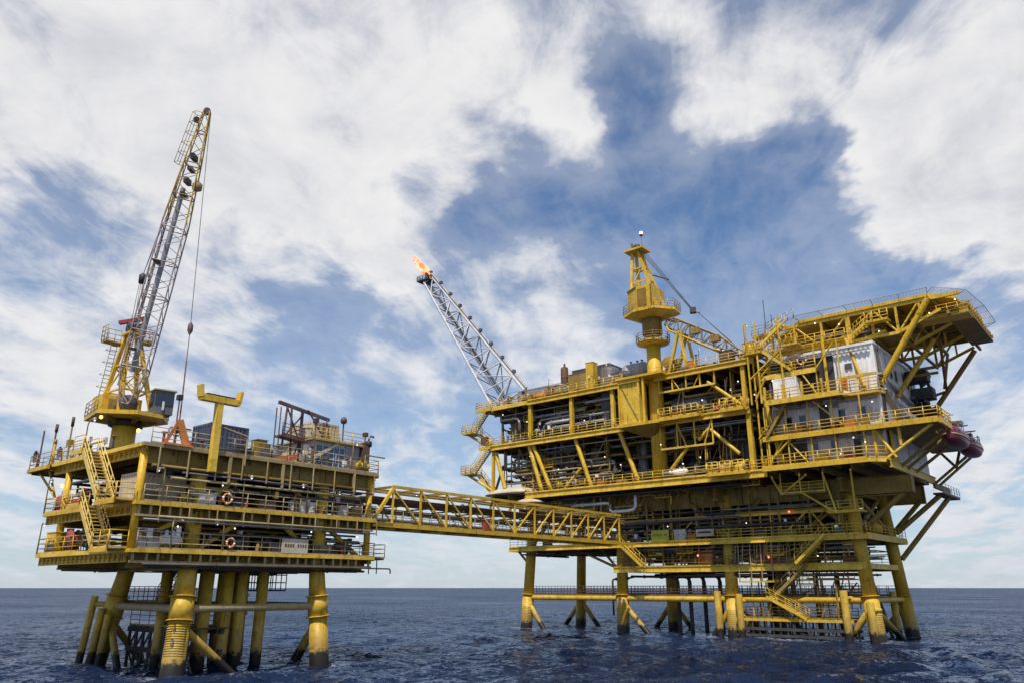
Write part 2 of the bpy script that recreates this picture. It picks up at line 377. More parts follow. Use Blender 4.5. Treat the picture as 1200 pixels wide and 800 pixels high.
# ------------------------------------------------------------------ sea
def build_sea():
    q = np.random.default_rng(3)
    ang0 = math.degrees(math.atan2(FW.y, FW.x))
    dense = np.linspace(-52, 52, 860); coarse = np.linspace(52, 308, 90)[1:-1]
    th = np.radians(ang0+np.concatenate([dense, coarse])); nt = len(th)
    nr = 640; rad = 9*np.exp(np.linspace(0, math.log(16000/9), nr))
    RR, TT = np.meshgrid(rad, th, indexing='ij'); X = RR*np.cos(TT); Y = RR*np.sin(TT)
    sr = np.gradient(rad)[:, None]*np.ones((1, nt)); st = RR*math.radians(104/860); sp = np.maximum(sr, st)
    Z = np.zeros_like(X); DX = np.zeros_like(X); DY = np.zeros_like(X)
    wind = math.atan2(-.35, .94)
    for i in range(120):
        lam = .6*(12/.6)**(q.random()**1.2); a = wind+q.normal(0, .75); k = 2*math.pi/lam
        amp = .0112*lam**.55*(.5+q.random()); ph = q.random()*6.28
        fade = np.clip((lam/sp-2.6)/2.5, 0, 1); arg = k*(X*math.cos(a)+Y*math.sin(a))+ph
        Z += fade*amp*np.cos(arg); DX -= fade*.85*amp*math.cos(a)*np.sin(arg); DY -= fade*.85*amp*math.sin(a)*np.sin(arg)
    co = np.stack([X+DX, Y+DY, Z-.02], -1).reshape(-1, 3)
    co = np.vstack([co, [[0, 0, -.1]]])
    i = np.arange(nr-1)[:, None]*nt; j = np.arange(nt)[None]; j2 = (j+1) % nt
    quads = np.stack([i+j, i+nt+j, i+nt+j2, i+j2], -1).reshape(-1, 4)
    c = len(co)-1; tri = np.stack([np.full(nt, c), np.arange(nt), (np.arange(nt)+1) % nt], -1)
    me = bpy.data.meshes.new('sea'); nq = len(quads)
    me.vertices.add(len(co)); me.vertices.foreach_set('co', co.astype('f4').ravel())
    loops = np.concatenate([quads.ravel(), tri.ravel()]); me.loops.add(len(loops)); me.loops.foreach_set('vertex_index', loops.astype('i4'))
    starts = np.concatenate([np.arange(nq)*4, nq*4+np.arange(nt)*3]); me.polygons.add(nq+nt); me.polygons.foreach_set('loop_start', starts.astype('i4'))
    me.polygons.foreach_set('use_smooth', np.ones(nq+nt, dtype=bool)); me.update(calc_edges=True); me.validate()
    m = bpy.data.materials.new('sea_water'); m.use_nodes = True; g = NG(m.node_tree); nt_ = m.node_tree; nt_.nodes.clear()
    pos = g.n('ShaderNodeNewGeometry').outputs['Position']
    n1, _ = g.noise(g.vm('MULTIPLY', pos, (1, 1, .3)), .028, 4, .55)
    # wavelets finer than the mesh: a slope field, rougher and smoother in patches
    gn = g.n('ShaderNodeNewGeometry').outputs['Normal']
    pw = g.vm('MULTIPLY', pos, (1.0, .7, 0)); pat, _ = g.noise(pos, .018, 3, .55)
    _, c1 = g.noise(pw, 1.3, 3, .6, .5); _, c2 = g.noise(pw, .42, 2, .6, .4); _, c3 = g.noise(pw, 4.5, 3, .6, .2)
    half = (.5, .5, .5); sl = g.vm('ADD', g.vm('SCALE', g.vm('SUBTRACT', c1, half), sc=1.25), g.vm('SCALE', g.vm('SUBTRACT', c2, half), sc=.7))
    sl = g.vm('ADD', sl, g.vm('SCALE', g.vm('SUBTRACT', c3, half), sc=.8))
    sl = g.vm('SCALE', g.vm('MULTIPLY', sl, (1, 1, 0)), sc=g.ss(pat, .3, .7, .9, 2.5))
    nrm = g.vm('NORMALIZE', g.vm('ADD', gn, sl))
    # broken water: wash round the legs and a few crests
    dist = None
    for (lx, ly) in [(-51.3, 27), (-64.7, 27.9), (-51.8, 38.9), (-64.6, 39.4), (-65.5, 26.9), (-74, 91.4), (-57.7, 91.4), (-42.2, 91.4), (-26.1, 91.4), (-74, 105), (-57.7, 105), (-42.2, 105), (-26.1, 105), (-35, 90.6), (-31.5, 90.6), (-38.5, 90.6), (-28.9, 90.3), (-43.8, 90.8)]:
        dd = g.vm('LENGTH', g.vm('SUBTRACT', g.vm('MULTIPLY', pos, (1, 1, 0)), (lx, ly, 0))); dist = dd if dist is None else g.m('MINIMUM', dist, dd)
    fz, _ = g.noise(pos, 2.6, 6, .65, .6); fz2, _ = g.noise(pos, .35, 3, .5)
    wash = g.m('MULTIPLY', g.ss(dist, .9, 3.0, 1, 0), g.ss(g.m('ADD', fz, g.m('MULTIPLY', fz2, .35)), .62, .80))
    spz = g.n('ShaderNodeSeparateXYZ'); g.put(spz.inputs[0], pos)
    crest = g.m('MULTIPLY', g.ss(spz.outputs[2], .22, .42), g.ss(fz, .52, .66)); foam = g.m('MULTIPLY', g.m('MAXIMUM', wash, crest), .5)
    base = g.mix(g.ss(n1, .35, .7), (.005, .0115, .034), (.011, .023, .060)); base = g.mix(foam, base, (.55, .58, .62))
    df = g.n('ShaderNodeBsdfDiffuse'); g.put(df.inputs[0], base); g.put(df.inputs['Normal'], nrm)
    gl = g.n('ShaderNodeBsdfGlossy'); gl.inputs['Roughness'].default_value = .09; g.put(gl.inputs['Normal'], nrm); gl.inputs[0].default_value = (.80, .87, 1, 1)
    fr = g.n('ShaderNodeFresnel'); fr.inputs['IOR'].default_value = 1.333; g.put(fr.inputs['Normal'], nrm)
    mx = g.n('ShaderNodeMixShader'); g.put(mx.inputs[0], g.m('MULTIPLY', g.m('MULTIPLY_ADD', fr.outputs[0], .54, .012), g.m('SUBTRACT', 1, foam))); nt_.links.new(df.outputs[0], mx.inputs[1]); nt_.links.new(gl.outputs[0], mx.inputs[2])
    om = g.n('ShaderNodeOutputMaterial'); nt_.links.new(mx.outputs[0], om.inputs[0])
    me.materials.append(m)
    o = bpy.data.objects.new('sea', me); COL.objects.link(o); WM['sea'] = Matrix(); o['kind'] = 'structure'
    o['label'] = 'choppy dark navy sea reaching to the horizon'
build_sea()

# ------------------------------------------------------------------ equipment builders
def vessel(label, c, L, r, axis, mat, name='process_vessel', cat='vessel', leg=.6, group=None):
    t = thing(name, label, cat, c, group); c = V(c); zc = c.z+leg+r; e = r*.45
    prof = [(.02, -L/2-e), (r*.55, -L/2-e*.8), (r*.88, -L/2-e*.4), (r, -L/2), (r, L/2), (r*.88, L/2+e*.4), (r*.55, L/2+e*.8), (.02, L/2+e)]
    sh = MB().lathe((c.x, c.y, zc), prof, axis, 18).build('shell', mat, t)
    a = V((1, 0, 0)) if axis == 'x' else V((0, 1, 0)); s = V((a.y, a.x, 0))
    for k in (-.32, .32):
        p = V((c.x, c.y, 0))+a*L*k; w = s*r*.8+a*.12
        blk('saddle', p.x-w.x, p.x+w.x, p.y-w.y, p.y+w.y, c.z, zc-r*.55, 'YO', t)
    for k in (-.25, .1, .35):
        p = V((c.x, c.y, zc+r*.95))+a*L*k; nz = bar('nozzle', p, p+V((0, 0, .35)), .12, mat, t); bar('flange', p+V((0, 0, .32)), p+V((0, 0, .4)), .2, 'S', nz)
    for k in (-.4, 0, .4):
        p = V((c.x, c.y, zc))+a*L*k; MB().lathe(p, [(r*1.001, -.05), (r*1.035, -.05), (r*1.035, .05), (r*1.001, .05)], axis, 18).build('band', mat, sh)
    return t
def column_vessel(label, c, H, r, mat, name='column_vessel', cat='vessel', rings=2, group=None):
    t = thing(name, label, cat, c, group); c = V(c)
    sh = MB().lathe(c, [(r, 0), (r, H-r*.5), (r*.86, H-r*.25), (r*.5, H-r*.06), (.02, H)], 'z', 22).build('shell', mat, t)
    MB().lathe(c, [(r*1.15, 0), (r*1.15, .3), (r*1.02, .32)], 'z', 22).build('skirt', mat, t)
    for i in range(rings):
        z = H*(i+1)/(rings+1); MB().lathe(c, [(r*1.002, z-.1), (r*1.05, z-.1), (r*1.05, z+.1), (r*1.002, z+.1)], 'z', 22).build('band', mat, sh)
    m = MB(); 
    for k in (-.22, .22): m.tube([c+V((k, -r-.12, .2)), c+V((k, -r-.12, H-.3))], .03, 5)
    for i in range(int(H/.35)): m.tube([c+V((-.22, -r-.12, .3+i*.35)), c+V((.22, -r-.12, .3+i*.35))], .02, 5)
    m.build('ladder', 'YO', t)
    p = c+V((0, 0, H-.02)); bar('nozzle', p, p+V((0, 0, .5)), .14, mat, t)
    return t
def pump_skid(label, c, dx, dy, h, mat, name='pump_skid', cat='pump', group=None):
    t = thing(name, label, cat, c, group); c = V(c); x0, x1, y0, y1 = c.x-dx/2, c.x+dx/2, c.y-dy/2, c.y+dy/2
    m = MB()
    for y in (y0+.08, y1-.08): m.bx(x0, x1, y-.08, y+.08, c.z, c.z+.22)
    for x in (x0+.1, c.x, x1-.1): m.bx(x-.08, x+.08, y0+.16, y1-.16, c.z+.01, c.z+.2)
    m.build('base_frame', 'YO', t)
    ax = 'x' if dx > dy else 'y'; a = V((1, 0, 0)) if ax == 'x' else V((0, 1, 0)); L = max(dx, dy); r = min(h*.28, min(dx, dy)*.36)
    zc = c.z+.25+r
    p = c+a*(-L*.22); mo = MB().lathe((p.x, p.y, zc), [(.02, -L*.22), (r*.9, -L*.22), (r, -L*.18), (r, L*.14), (r*.8, L*.18), (.02, L*.18)], ax, 14).build('motor', mat, t)
    MB().lathe((p.x, p.y, zc), [(r*1.07, -L*.1), (r*1.07, -L*.07), (r*1.0, -L*.07)], ax, 14).build('cooling_fin', mat, mo)
    p = c+a*(L*.2); MB().lathe((p.x, p.y, zc), [(.02, -L*.12), (r*.6, -L*.12), (r*1.15, -L*.06), (r*1.15, L*.06), (r*.5, L*.12), (.02, L*.12)], ax, 14).build('pump_body', 'GD', t)
    pipe(t, [(p.x, p.y, zc), (p.x, p.y, c.z+h), (p.x+.6*a.x, p.y+.6*a.y, c.z+h)], .09, mat)
    blk('control_panel', c.x-.3, c.x+.3, c.y-.15, c.y+.15, c.z+.2, c.z+h*.95, mat, t)
    return t
def cabinet(label, c, dx, dy, h, mat, name='equipment_cabinet', cat='cabinet', doors=2, group=None):
    t = thing(name, label, cat, c, group); c = V(c); x0, x1, y0, y1 = c.x-dx/2, c.x+dx/2, c.y-dy/2, c.y+dy/2
    blk('body', x0, x1, y0, y1, c.z+.15, c.z+h, mat, t); blk('roof', x0-.06, x1+.06, y0-.06, y1+.06, c.z+h+.001, c.z+h+.07, mat, t)
    blk('plinth', x0+.08, x1-.08, y0+.08, y1-.08, c.z, c.z+.149, 'S', t)
    for i in range(doors):                                     # doors on the two faces seen, -y and +x
        w = (dx-.1)/doors; a = x0+.05+w*i
        d = blk('door', a+.03, a+w-.03, y0-.035, y0-.002, c.z+.25, c.z+h-.1, mat, t); blk('handle', a+w-.16, a+w-.10, y0-.07, y0-.036, c.z+h*.5, c.z+h*.5+.2, 'S', d)
        w = (dy-.1)/doors; a = y0+.05+w*i
        d = blk('door', x1+.002, x1+.035, a+.03, a+w-.03, c.z+.25, c.z+h-.1, mat, t); blk('handle', x1+.036, x1+.07, a+w-.16, a+w-.10, c.z+h*.5, c.z+h*.5+.2, 'S', d)
    return t
def container(label, c, dx, dy, h, mat, name='shipping_container', cat='container', group=None):
    t = thing(name, label, cat, c, group); c = V(c); x0, x1, y0, y1 = c.x-dx/2, c.x+dx/2, c.y-dy/2, c.y+dy/2; z0, z1 = c.z+.12, c.z+h
    corr('side_wall', (x0, y0), (x1, y0), z0, z1, mat, t); corr('side_wall', (x1, y0), (x1, y1), z0, z1, mat, t)
    corr('side_wall', (x1, y1), (x0, y1), z0, z1, mat, t); corr('side_wall', (x0, y1), (x0, y0), z0, z1, mat, t)
    blk('roof', x0, x1, y0, y1, z1, z1+.06, mat, t); blk('floor', x0, x1, y0, y1, c.z, z0, 'S', t)
    for x in (x0, x1):
        for y in (y0, y1): blk('corner_post', x-.08, x+.08, y-.08, y+.08, c.z, z1+.09, mat, t)
    for x in (x0, x1): blk('top_rail', x-.06, x+.06, y0+.08, y1-.08, z1-.08, z1+.08, mat, t)
    for y in (y0, y1): blk('top_rail', x0+.08, x1-.08, y-.06, y+.06, z1-.08, z1+.08, mat, t)
    return t
def life_ring(label, c, nrm='y', r=.38):
    c = V(c); pts = []
    for k in range(17): a = 2*math.pi*k/16; pts.append(c+(V((math.cos(a)*r, 0, math.sin(a)*r)) if nrm == 'y' else V((0, math.cos(a)*r, math.sin(a)*r))))
    t = thing('life_ring', label, 'life ring', c-V((0, 0, r)))
    for i in range(4): MB().tube(pts[i*4:i*4+4], .075, 8).build('orange_float', 'OR', t); MB().tube(pts[i*4+3:i*4+5], .08, 8).build('white_band', 'W', t)
    return t
def flood(par, base, h, arm, mat='TAN', lit=True, lm='LW'):
    """deck light: post bent over at the top with a lamp head"""
    b = V(base); a = V(arm); top = b+V((0, 0, h))
    o = MB().tube([b, top-V((0, 0, .3)), top+a*.2, top+a], .045, 6).build('light_post', mat, par)
    MB().lathe(top+a+V((0, 0, -.16)), [(.02, .2), (.1, .17), (.17, 0), (.15, -.02)], 'z', 8).build('lamp_housing', 'G', o)
    if lit: lamp(top+a+V((0, 0, -.2)), lm, o, .12)
    return o
def hose_reel(label, c, r, mat='RD'):
    t = thing('hose_reel', label, 'hose reel', c); c = V(c); z = c.z+r+.15
    MB().lathe((c.x, c.y, z), [(.1, -.28), (r, -.28), (r, -.22), (r*.75, -.2), (r*.75, .2), (r, .22), (r, .28), (.1, .28)], 'y', 20).build('drum', mat, t)
    for y in (-.36, .36): MB().beam((c.x-r*.6, c.y+y, c.z), (c.x, c.y+y, z), .06, .1).beam((c.x+r*.6, c.y+y, c.z), (c.x, c.y+y, z), .06, .1).build('stand', 'S', t)
    return t
def text_mesh(par, txt, size, mat, world):
    cu = bpy.data.curves.new('t', 'FONT'); cu.body = txt; cu.size = size; cu.extrude = .004; cu.align_x = 'CENTER'
    o = bpy.data.objects.new('t', cu); COL.objects.link(o); dg = bpy.context.evaluated_depsgraph_get()
    me = bpy.data.meshes.new_from_object(o.evaluated_get(dg)); me.name = 'lettering'; me.materials.clear(); me.materials.append(M[mat]); bpy.data.objects.remove(o)
    n = bpy.data.objects.new('lettering', me); COL.objects.link(n); setp(n, par, world); return n

def edge_clutter(par, p, q, out, n, seed, zr=(0, 1.6)):
    """small fittings fixed along a deck edge: junction boxes, valves on stubs, conduits, extinguishers, placards"""
    k = random.Random(seed); p, q, out = V(p), V(q), V(out)
    for i in range(n):
        c = p.lerp(q, k.random())-out*k.uniform(.25, 1.6); u = k.random(); h = k.uniform(.5, zr[1])
        if u < .3:
            s_ = k.uniform(.2, .5); b = inst('junction_box', 'box', k.choice(('G', 'GD', 'GW', 'YO', 'S', 'W')), par, Matrix.Translation(c+V((0, 0, h))) @ Matrix.Diagonal((s_, s_*.8, s_*k.uniform(.8, 1.6), 1))); bar('stand', c, c+V((0, 0, h)), .035, 'GD', b, 'rod6')
        elif u < .55:
            b = bar('valve_stub', c, c+V((0, 0, h)), k.uniform(.05, .12), k.choice(('S', 'GD', 'YO', 'RU', 'RD')), par, 'rod'); MB().tube([c+V((0, 0, h)), c+V((0, 0, h+.06))], .2, 10).build('handwheel', k.choice(('RD', 'S')), b)
        elif u < .72:
            a = (q-p).normalized(); pipe(par, [c, c+V((0, 0, h)), c+V((0, 0, h))+a*k.uniform(.8, 3)], k.uniform(.03, .07), k.choice(('G', 'TAN', 'S')), 'conduit', 6)
        elif u < .86:
            r_ = k.uniform(.1, .16); MB().lathe(c, [(r_, .02), (r_, .6), (r_*.4, .72), (.02, .75)], 'z', 8).build('extinguisher', k.choice(('RD', 'RD', 'YO')), par)
        else:
            a = (q-p).normalized(); w_ = k.uniform(.3, .9); beam('equipment_box', c-a*w_+V((0, 0, .35)), c+a*w_+V((0, 0, .35)), .6, .7, k.choice(('GD', 'RU', 'YO', 'S', 'OR')), par)

# ================================================================== LEFT: WELLHEAD PLATFORM
L = thing('wellhead_platform', 'smaller yellow offshore platform with three decks on four slanting legs, left of the bridge', 'oil platform', (-58, 33, 0))
LZ = (7.9, 10.9, 14.7)
LX0, LX1, LY0, LY1 = -66.0, -51.0, 22.9, 43.0
legs_L = {'A': ((-51.3, 27.0), (-52.2, 27.7)), 'B': ((-64.7, 27.9), (-63.1, 28.6)), 'C': ((-51.8, 38.9), (-52.2, 38.3)), 'D': ((-64.6, 39.4), (-63.2, 38.5))}
for k, (w, t) in legs_L.items():
    w, t = V((*w, 0)), V((*t, 7.25)); d = (t-w)/7.25
    m = MB().tube([w-d*6, w+d*.0, w+d*3.4], [.76, .74, .70], 20).tube([w+d*3.401, w+d*4.9], .76, 20).tube([w+d*4.901, t], [.66, .58], 20)
    lg = m.build('leg', 'YL', L)
    for zz in (3.4, 4.9): MB().tube([w+d*(zz-.04), w+d*(zz+.04)], .90, 20).build('collar', 'YL', lg)
    for i in range(14):                                           # weld beads and draught rungs on the splash zone
        zz = 1.2+i*.15
        if k in 'AB': MB().tube([w+d*zz, w+d*(zz+.03)], .745, 20).build('rung_band', 'YO', lg)
    if k != 'B': MB().tube([t, (t.x, t.y, 14.6)], .55, 20).build('deck_column', 'Y', L)
    else: MB().tube([t, (-63.3, 27.9, 14.6)], [.58, .6], 20).build('deck_column', 'Y', L)
wA = V((-51.3, 27.0, 0)); dA = (V((-52.2, 27.7, 7.25))-wA)/7.25
for tx, zz in (('3', 2.85), ('2', 1.95)):
    c = wA+dA*zz; nrm = V((-c.x, -c.y, 0)).normalized(); side = V((-nrm.y, nrm.x, 0)); pz = c+nrm*.77-side*.25
    text_mesh(L, tx, .55, 'S', Matrix.Translation(pz) @ Matrix((side, V((0, 0, 1)), nrm)).transposed().to_4x4())
def LP(k, z): w, t = legs_L[k]; w, t = V((*w, 0)), V((*t, 7.25)); return w+(t-w)*z/7.25
for a, b in ('AC', 'AB', 'BD', 'CD'): bar('horizontal_brace', LP(a, 4.15), LP(b, 4.15), .27, 'TAN', L)
bar('horizontal_brace', LP('A', 4.15), LP('D', 4.15), .2, 'YO', L)
for a, b, t in (('A', 'C', .62), ('C', 'D', .40), ('B', 'A', .5), ('B', 'D', .5)):
    p = LP(a, 3.2); q = LP(b, -1).lerp(LP(a, -1), 1-t); q.z = -2.5; bar('diagonal_brace', p, q, .26, 'YL', L)
q = LP('C', -2.5)*.55+LP('D', -2.5)*.45; bar('diagonal_brace', LP('C', 3.2), V((q.x, q.y, -2)), .27, 'YL', L)
# boat bumpers beside the outer leg
for p, q in (((-65.6, 26.9, -1.5), (-64.9, 27.2, 4.9)), ((-64.0, 27.0, -1.5), (-63.6, 27.3, 4.0)), ((-63.4, 27.4, -1.5), (-63.0, 27.6, 3.6))):
    b = bar('boat_bumper', p, q, .27, 'YL', L)
bar('bumper_arm', (-65.0, 27.2, 4.3), LP('B', 4.3), .2, 'YL', L)
# well conductors
for i, (x, y) in enumerate([(-54.8, 29.4), (-55.0, 30.9), (-54.6, 32.3), (-55.0, 33.7), (-54.7, 35.3), (-56.6, 30.0), (-56.7, 31.6), (-56.5, 33.0), (-56.8, 34.6), (-58.6, 29.6), (-58.5, 31.2), (-58.7, 32.9), (-58.5, 34.4), (-58.6, 36.0)]):
    MB().tube([(x-.1, y-.1, -4), (x, y, 7.4)], .42, 16).build('conductor_pipe', 'YL' if i < 10 else 'RU', L)
# decks with fascias, joists, railings
for z, gz in ((LZ[0], .75), (LZ[1], .85), (LZ[2], 1.25)):
    d = deck(L, LX0, LX1, LY0+.3, LY1, z, joist=1.9, jdir='x')
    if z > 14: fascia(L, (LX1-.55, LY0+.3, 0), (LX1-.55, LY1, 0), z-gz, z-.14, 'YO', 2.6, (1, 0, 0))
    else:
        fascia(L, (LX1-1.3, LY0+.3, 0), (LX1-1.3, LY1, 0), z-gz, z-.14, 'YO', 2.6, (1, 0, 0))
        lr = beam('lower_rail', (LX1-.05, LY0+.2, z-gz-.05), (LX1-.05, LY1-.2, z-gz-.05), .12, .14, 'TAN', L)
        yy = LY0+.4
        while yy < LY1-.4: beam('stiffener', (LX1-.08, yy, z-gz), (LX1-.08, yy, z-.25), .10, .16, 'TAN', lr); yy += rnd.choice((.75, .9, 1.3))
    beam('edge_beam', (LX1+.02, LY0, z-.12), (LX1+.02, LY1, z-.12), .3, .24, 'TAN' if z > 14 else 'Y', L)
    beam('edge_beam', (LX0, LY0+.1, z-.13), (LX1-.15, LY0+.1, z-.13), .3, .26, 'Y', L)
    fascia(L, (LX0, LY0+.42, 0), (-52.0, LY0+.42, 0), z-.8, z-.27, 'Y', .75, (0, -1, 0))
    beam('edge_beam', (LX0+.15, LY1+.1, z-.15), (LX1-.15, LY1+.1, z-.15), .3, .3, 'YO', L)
    r1 = [(LX1+.05, LY0+.5, z), (LX1+.05, LY1, z)]
    railing(r1, L, 'TAN'); railing([(LX0, LY1, z), (LX1, LY1, z)], L, 'TAN')
    railing([(LX0, LY0+.05, z), (-58.2, LY0+.05, z)], L, 'Y'); railing([(LX0, LY0, z), (LX0, LY1, z)], L, 'TAN')
    for y in (27.7, 38.3): beam('deck_girder', (LX0+.1, y, z-.75), (LX1-.5, y, z-.75), .3, 1.0, 'YO', L, 'ibeam')
    for x in (-52.2, -63.2): beam('deck_girder', (x, LY0+.6, z-.7), (x, LY1-.2, z-.7), .3, .9, 'YO', L, 'ibeam')
# long pipes and cable trays slung under the deck edge on the bridge side
for z, r, x, mt in ((13.25, .10, -50.9, 'YO'), (12.95, .07, -50.82, 'GD'), (12.55, .09, -50.9, 'TAN'), (9.95, .07, -50.6, 'TAN'), (9.75, .05, -50.7, 'G'), (6.95, .08, -51.0, 'S'), (6.75, .06, -51.3, 'S')):
    pipe(L, [(x, LY0+.4+rnd.uniform(0, 3), z), (x, LY1-rnd.uniform(0, 3), z)], r, mt)
for i, y in enumerate(np.arange(24, 43, 2.05)):
    bar('hanger_post', (-50.75, y, 14.5), (-50.75, y, 12.4+rnd.uniform(0, .6)), .06, 'TAN', L, 'rod6')
    bar('hanger_post', (-50.72, y+.5, 10.8), (-50.72, y+.5, 9.6), .05, 'TAN', L, 'rod6')
for y in (29.2, 33.6, 40.4): beam('bracket', (-50.85, y, 14.4), (-50.85, y, 12.6), .18, .18, 'TAN', L)
# knee and K braces in the bridge-side face
for y0, z0, y1, z1 in ((28.2, 11.0, 31.6, 14.0), (37.8, 11.0, 34.4, 14.0), (28.2, 8.0, 31.4, 10.2), (37.8, 8.0, 34.8, 10.2), (42.3, 8.0, 39, 10.2), (23.6, 8.0, 27.0, 10.2)):
    bar('face_brace', (-52.3, y0, z0), (-52.3, y1, z1), .2, 'Y', L)
for x0, z0, x1, z1 in ((-62.6, 11, -58, 14), (-53, 11, -57, 14), (-62.6, 8, -58, 10.2)): bar('face_brace', (x0, 28, z0), (x1, 28, z1), .2, 'YO', L)
for x, y in ((-63.6, 23.4), (-51.5, 23.3), (-51.5, 42.6), (-65.5, 34), (-65.6, 42.6), (-58, 42.6)):
    MB().tube([(x, y, 7.9), (x, y, 14.6)], .26, 12).build('deck_post', 'Y', L)
# corner crane column with the wing deck for antennas
wing = deck(L, -70.0, -65.9, 22.7, 27.5, 14.55, joist=1.3, jdir='y', jh=.3)
for p, q in (((-70, 22.6), (-65.9, 22.6)), ((-70.1, 22.6), (-70.1, 27.5)), ((-70, 27.6), (-66, 27.6))): beam('edge_beam', (*p, 14.45), (*q, 14.45), .22, .3, 'Y', L)
railing([(-66, 22.65, 14.55), (-70.05, 22.65, 14.55), (-70.05, 27.5, 14.55), (-66, 27.5, 14.55)], L, 'TAN')
for x in (-69.2, -67.2): bar('wing_strut', (x, 23.2, 14.3), (-65.8, 23.4, 12.2), .09, 'Y', L)
# stairs on the left face
stair(L, (-53.9, 21.75, 10.95), (-57.6, 21.75, 14.75), (0, 1, 0), 1.1, 'YS')
stair(L, (-53.6, 21.75, 7.95), (-56.6, 21.75, 11.0), (0, 1, 0), 1.1, 'YS')
for x0, x1, z in ((-54.0, -51.2, 10.9), (-53.7, -51.2, 7.9), (-59.2, -57.5, 14.7), (-58.4, -56.5, 10.9)):
    blk('landing', x0, x1, 21.7, 22.94, z-.09, z-.004, 'YO', L); beam('landing_edge', (x0, 21.66, z-.12), (x1, 21.66, z-.12), .1, .26, 'Y', L)
    railing([(x0, 21.7, z), (x1, 21.7, z)], L, 'Y')
railing([(-51.15, 21.7, 10.9), (-51.15, 22.9, 10.9)], L, 'Y'); railing([(-51.15, 21.7, 7.9), (-51.15, 22.9, 7.9)], L, 'Y')
# dark screens added to keep the interior black, pipes
corr('added_dark_screen', (-58.6, 28.4), (-58.6, 42.0), 11.0, 14.0, 'BW', L); corr('added_dark_screen', (-58.4, 29.5), (-58.4, 41.0), 8.0, 10.3, 'BW', L)
mm = ['S', 'GD', 'YO', 'S', 'S', 'RU', 'GD', 'TAN']
maze(L, -58, -51.6, 24, 42.5, 11.0, 13.9, 46, 1, mm, (.05, .13), (1, 3, 1.2))
maze(L, -58, -51.6, 24, 42.5, 8.0, 10.2, 42, 2, mm, (.05, .12), (1, 3, 1.2))
maze(L, -65.5, -56, 23.2, 27.5, 11.0, 13.9, 20, 3, mm, (.05, .12), (3, 1, 1.2))
maze(L, -65.5, -56, 23.2, 27.5, 8.0, 10.2, 14, 4, mm, (.05, .12), (3, 1, 1))
maze(L, -65, -51.5, 24, 42.5, 6.3, 7.2, 26, 5, ['S', 'S', 'RU', 'GD'], (.05, .12), (2, 2, .5))
maze(L, -55.5, -51.8, 24.5, 42.5, 12.0, 14.2, 20, 6, ['TAN', 'GD', 'S', 'GD'], (.05, .1), (.5, 3, .6))
# hanging cage under the low deck and lower access walkway with boat landing
cage = MB()
for y in np.linspace(35.6, 39.6, 9): cage.tube([(-58, y, 7.1), (-58, y, 5.3)], .045, 5); cage.tube([(-60, y, 7.1), (-60, y, 5.3)], .045, 5)
for z in (5.3, 5.9, 6.5):
    for x in (-58, -60): cage.tube([(x, 35.6, z), (x, 39.6, z)], .045, 5)
cage.bx(-60, -58, 35.6, 39.6, 5.22, 5.29); cage.build('access_cage', 'S', L)
blk('landing_walkway', -64, -57.5, 29.0, 30.1, 4.4, 4.48, 'RU', L); railing([(-64, 29.0, 4.48), (-57.5, 29.0, 4.48)], L, 'YO'); railing([(-64, 30.1, 4.48), (-57.5, 30.1, 4.48)], L, 'YO')
stair(L, (-63.2, 31.2, 4.5), (-59.4, 31.2, 7.6), (0, 1, 0), .9, 'S')
stair(L, (-60.5, 30.6, 2.8), (-57.6, 30.6, 4.45), (0, 1, 0), .9, 'S')
for z in (2.5, 1.1):
    for y in (29.6, 32.0): beam('landing_beam', (-63.6, y, z), (-54.2, y, z), .3, .36, 'S', L)
for x in np.arange(-63.4, -54.4, 1.1):
    bar('landing_post', (x, 29.6, 2.6), (x, 29.6, -1.0), .12, 'S', L, 'rod6'); bar('landing_post', (x, 32, 2.6), (x, 32, -1.0), .12, 'S', L, 'rod6'); bar('landing_brace', (x, 29.6, 1.1), (x+1.1, 29.6, 2.4), .08, 'S', L, 'rod6'); bar('landing_brace', (x+1.1, 29.6, -.2), (x, 29.6, 1.1), .08, 'S', L, 'rod6')
    beam('landing_plank', (x+.5, 29.4, 2.73), (x+.5, 32.2, 2.73), .7, .08, 'RU', L)
railing([(-63.4, 29.5, 2.77), (-54.4, 29.5, 2.77)], L, 'TAN'); railing([(-63.4, 32.2, 2.77), (-54.4, 32.2, 2.77)], L, 'TAN')
blk('outrigger_deck', -53.4, -51.3, 43.25, 44.4, 7.7, 7.85, 'RU', L); railing([(-51.25, 43.2, 7.85), (-51.25, 44.4, 7.85), (-53.4, 44.4, 7.85)], L, 'TAN')
for x in (-52.6, -51.6): bar('hanger_post', (x, 43.9, 7.7), (x, 43.9, 6.6), .05, 'S', L, 'rod6')
pipe(L, [(-50.9, 41, 7.0), (-50.9, 44.8, 7.0), (-50.9, 44.8, 6.6)], .06, 'S')
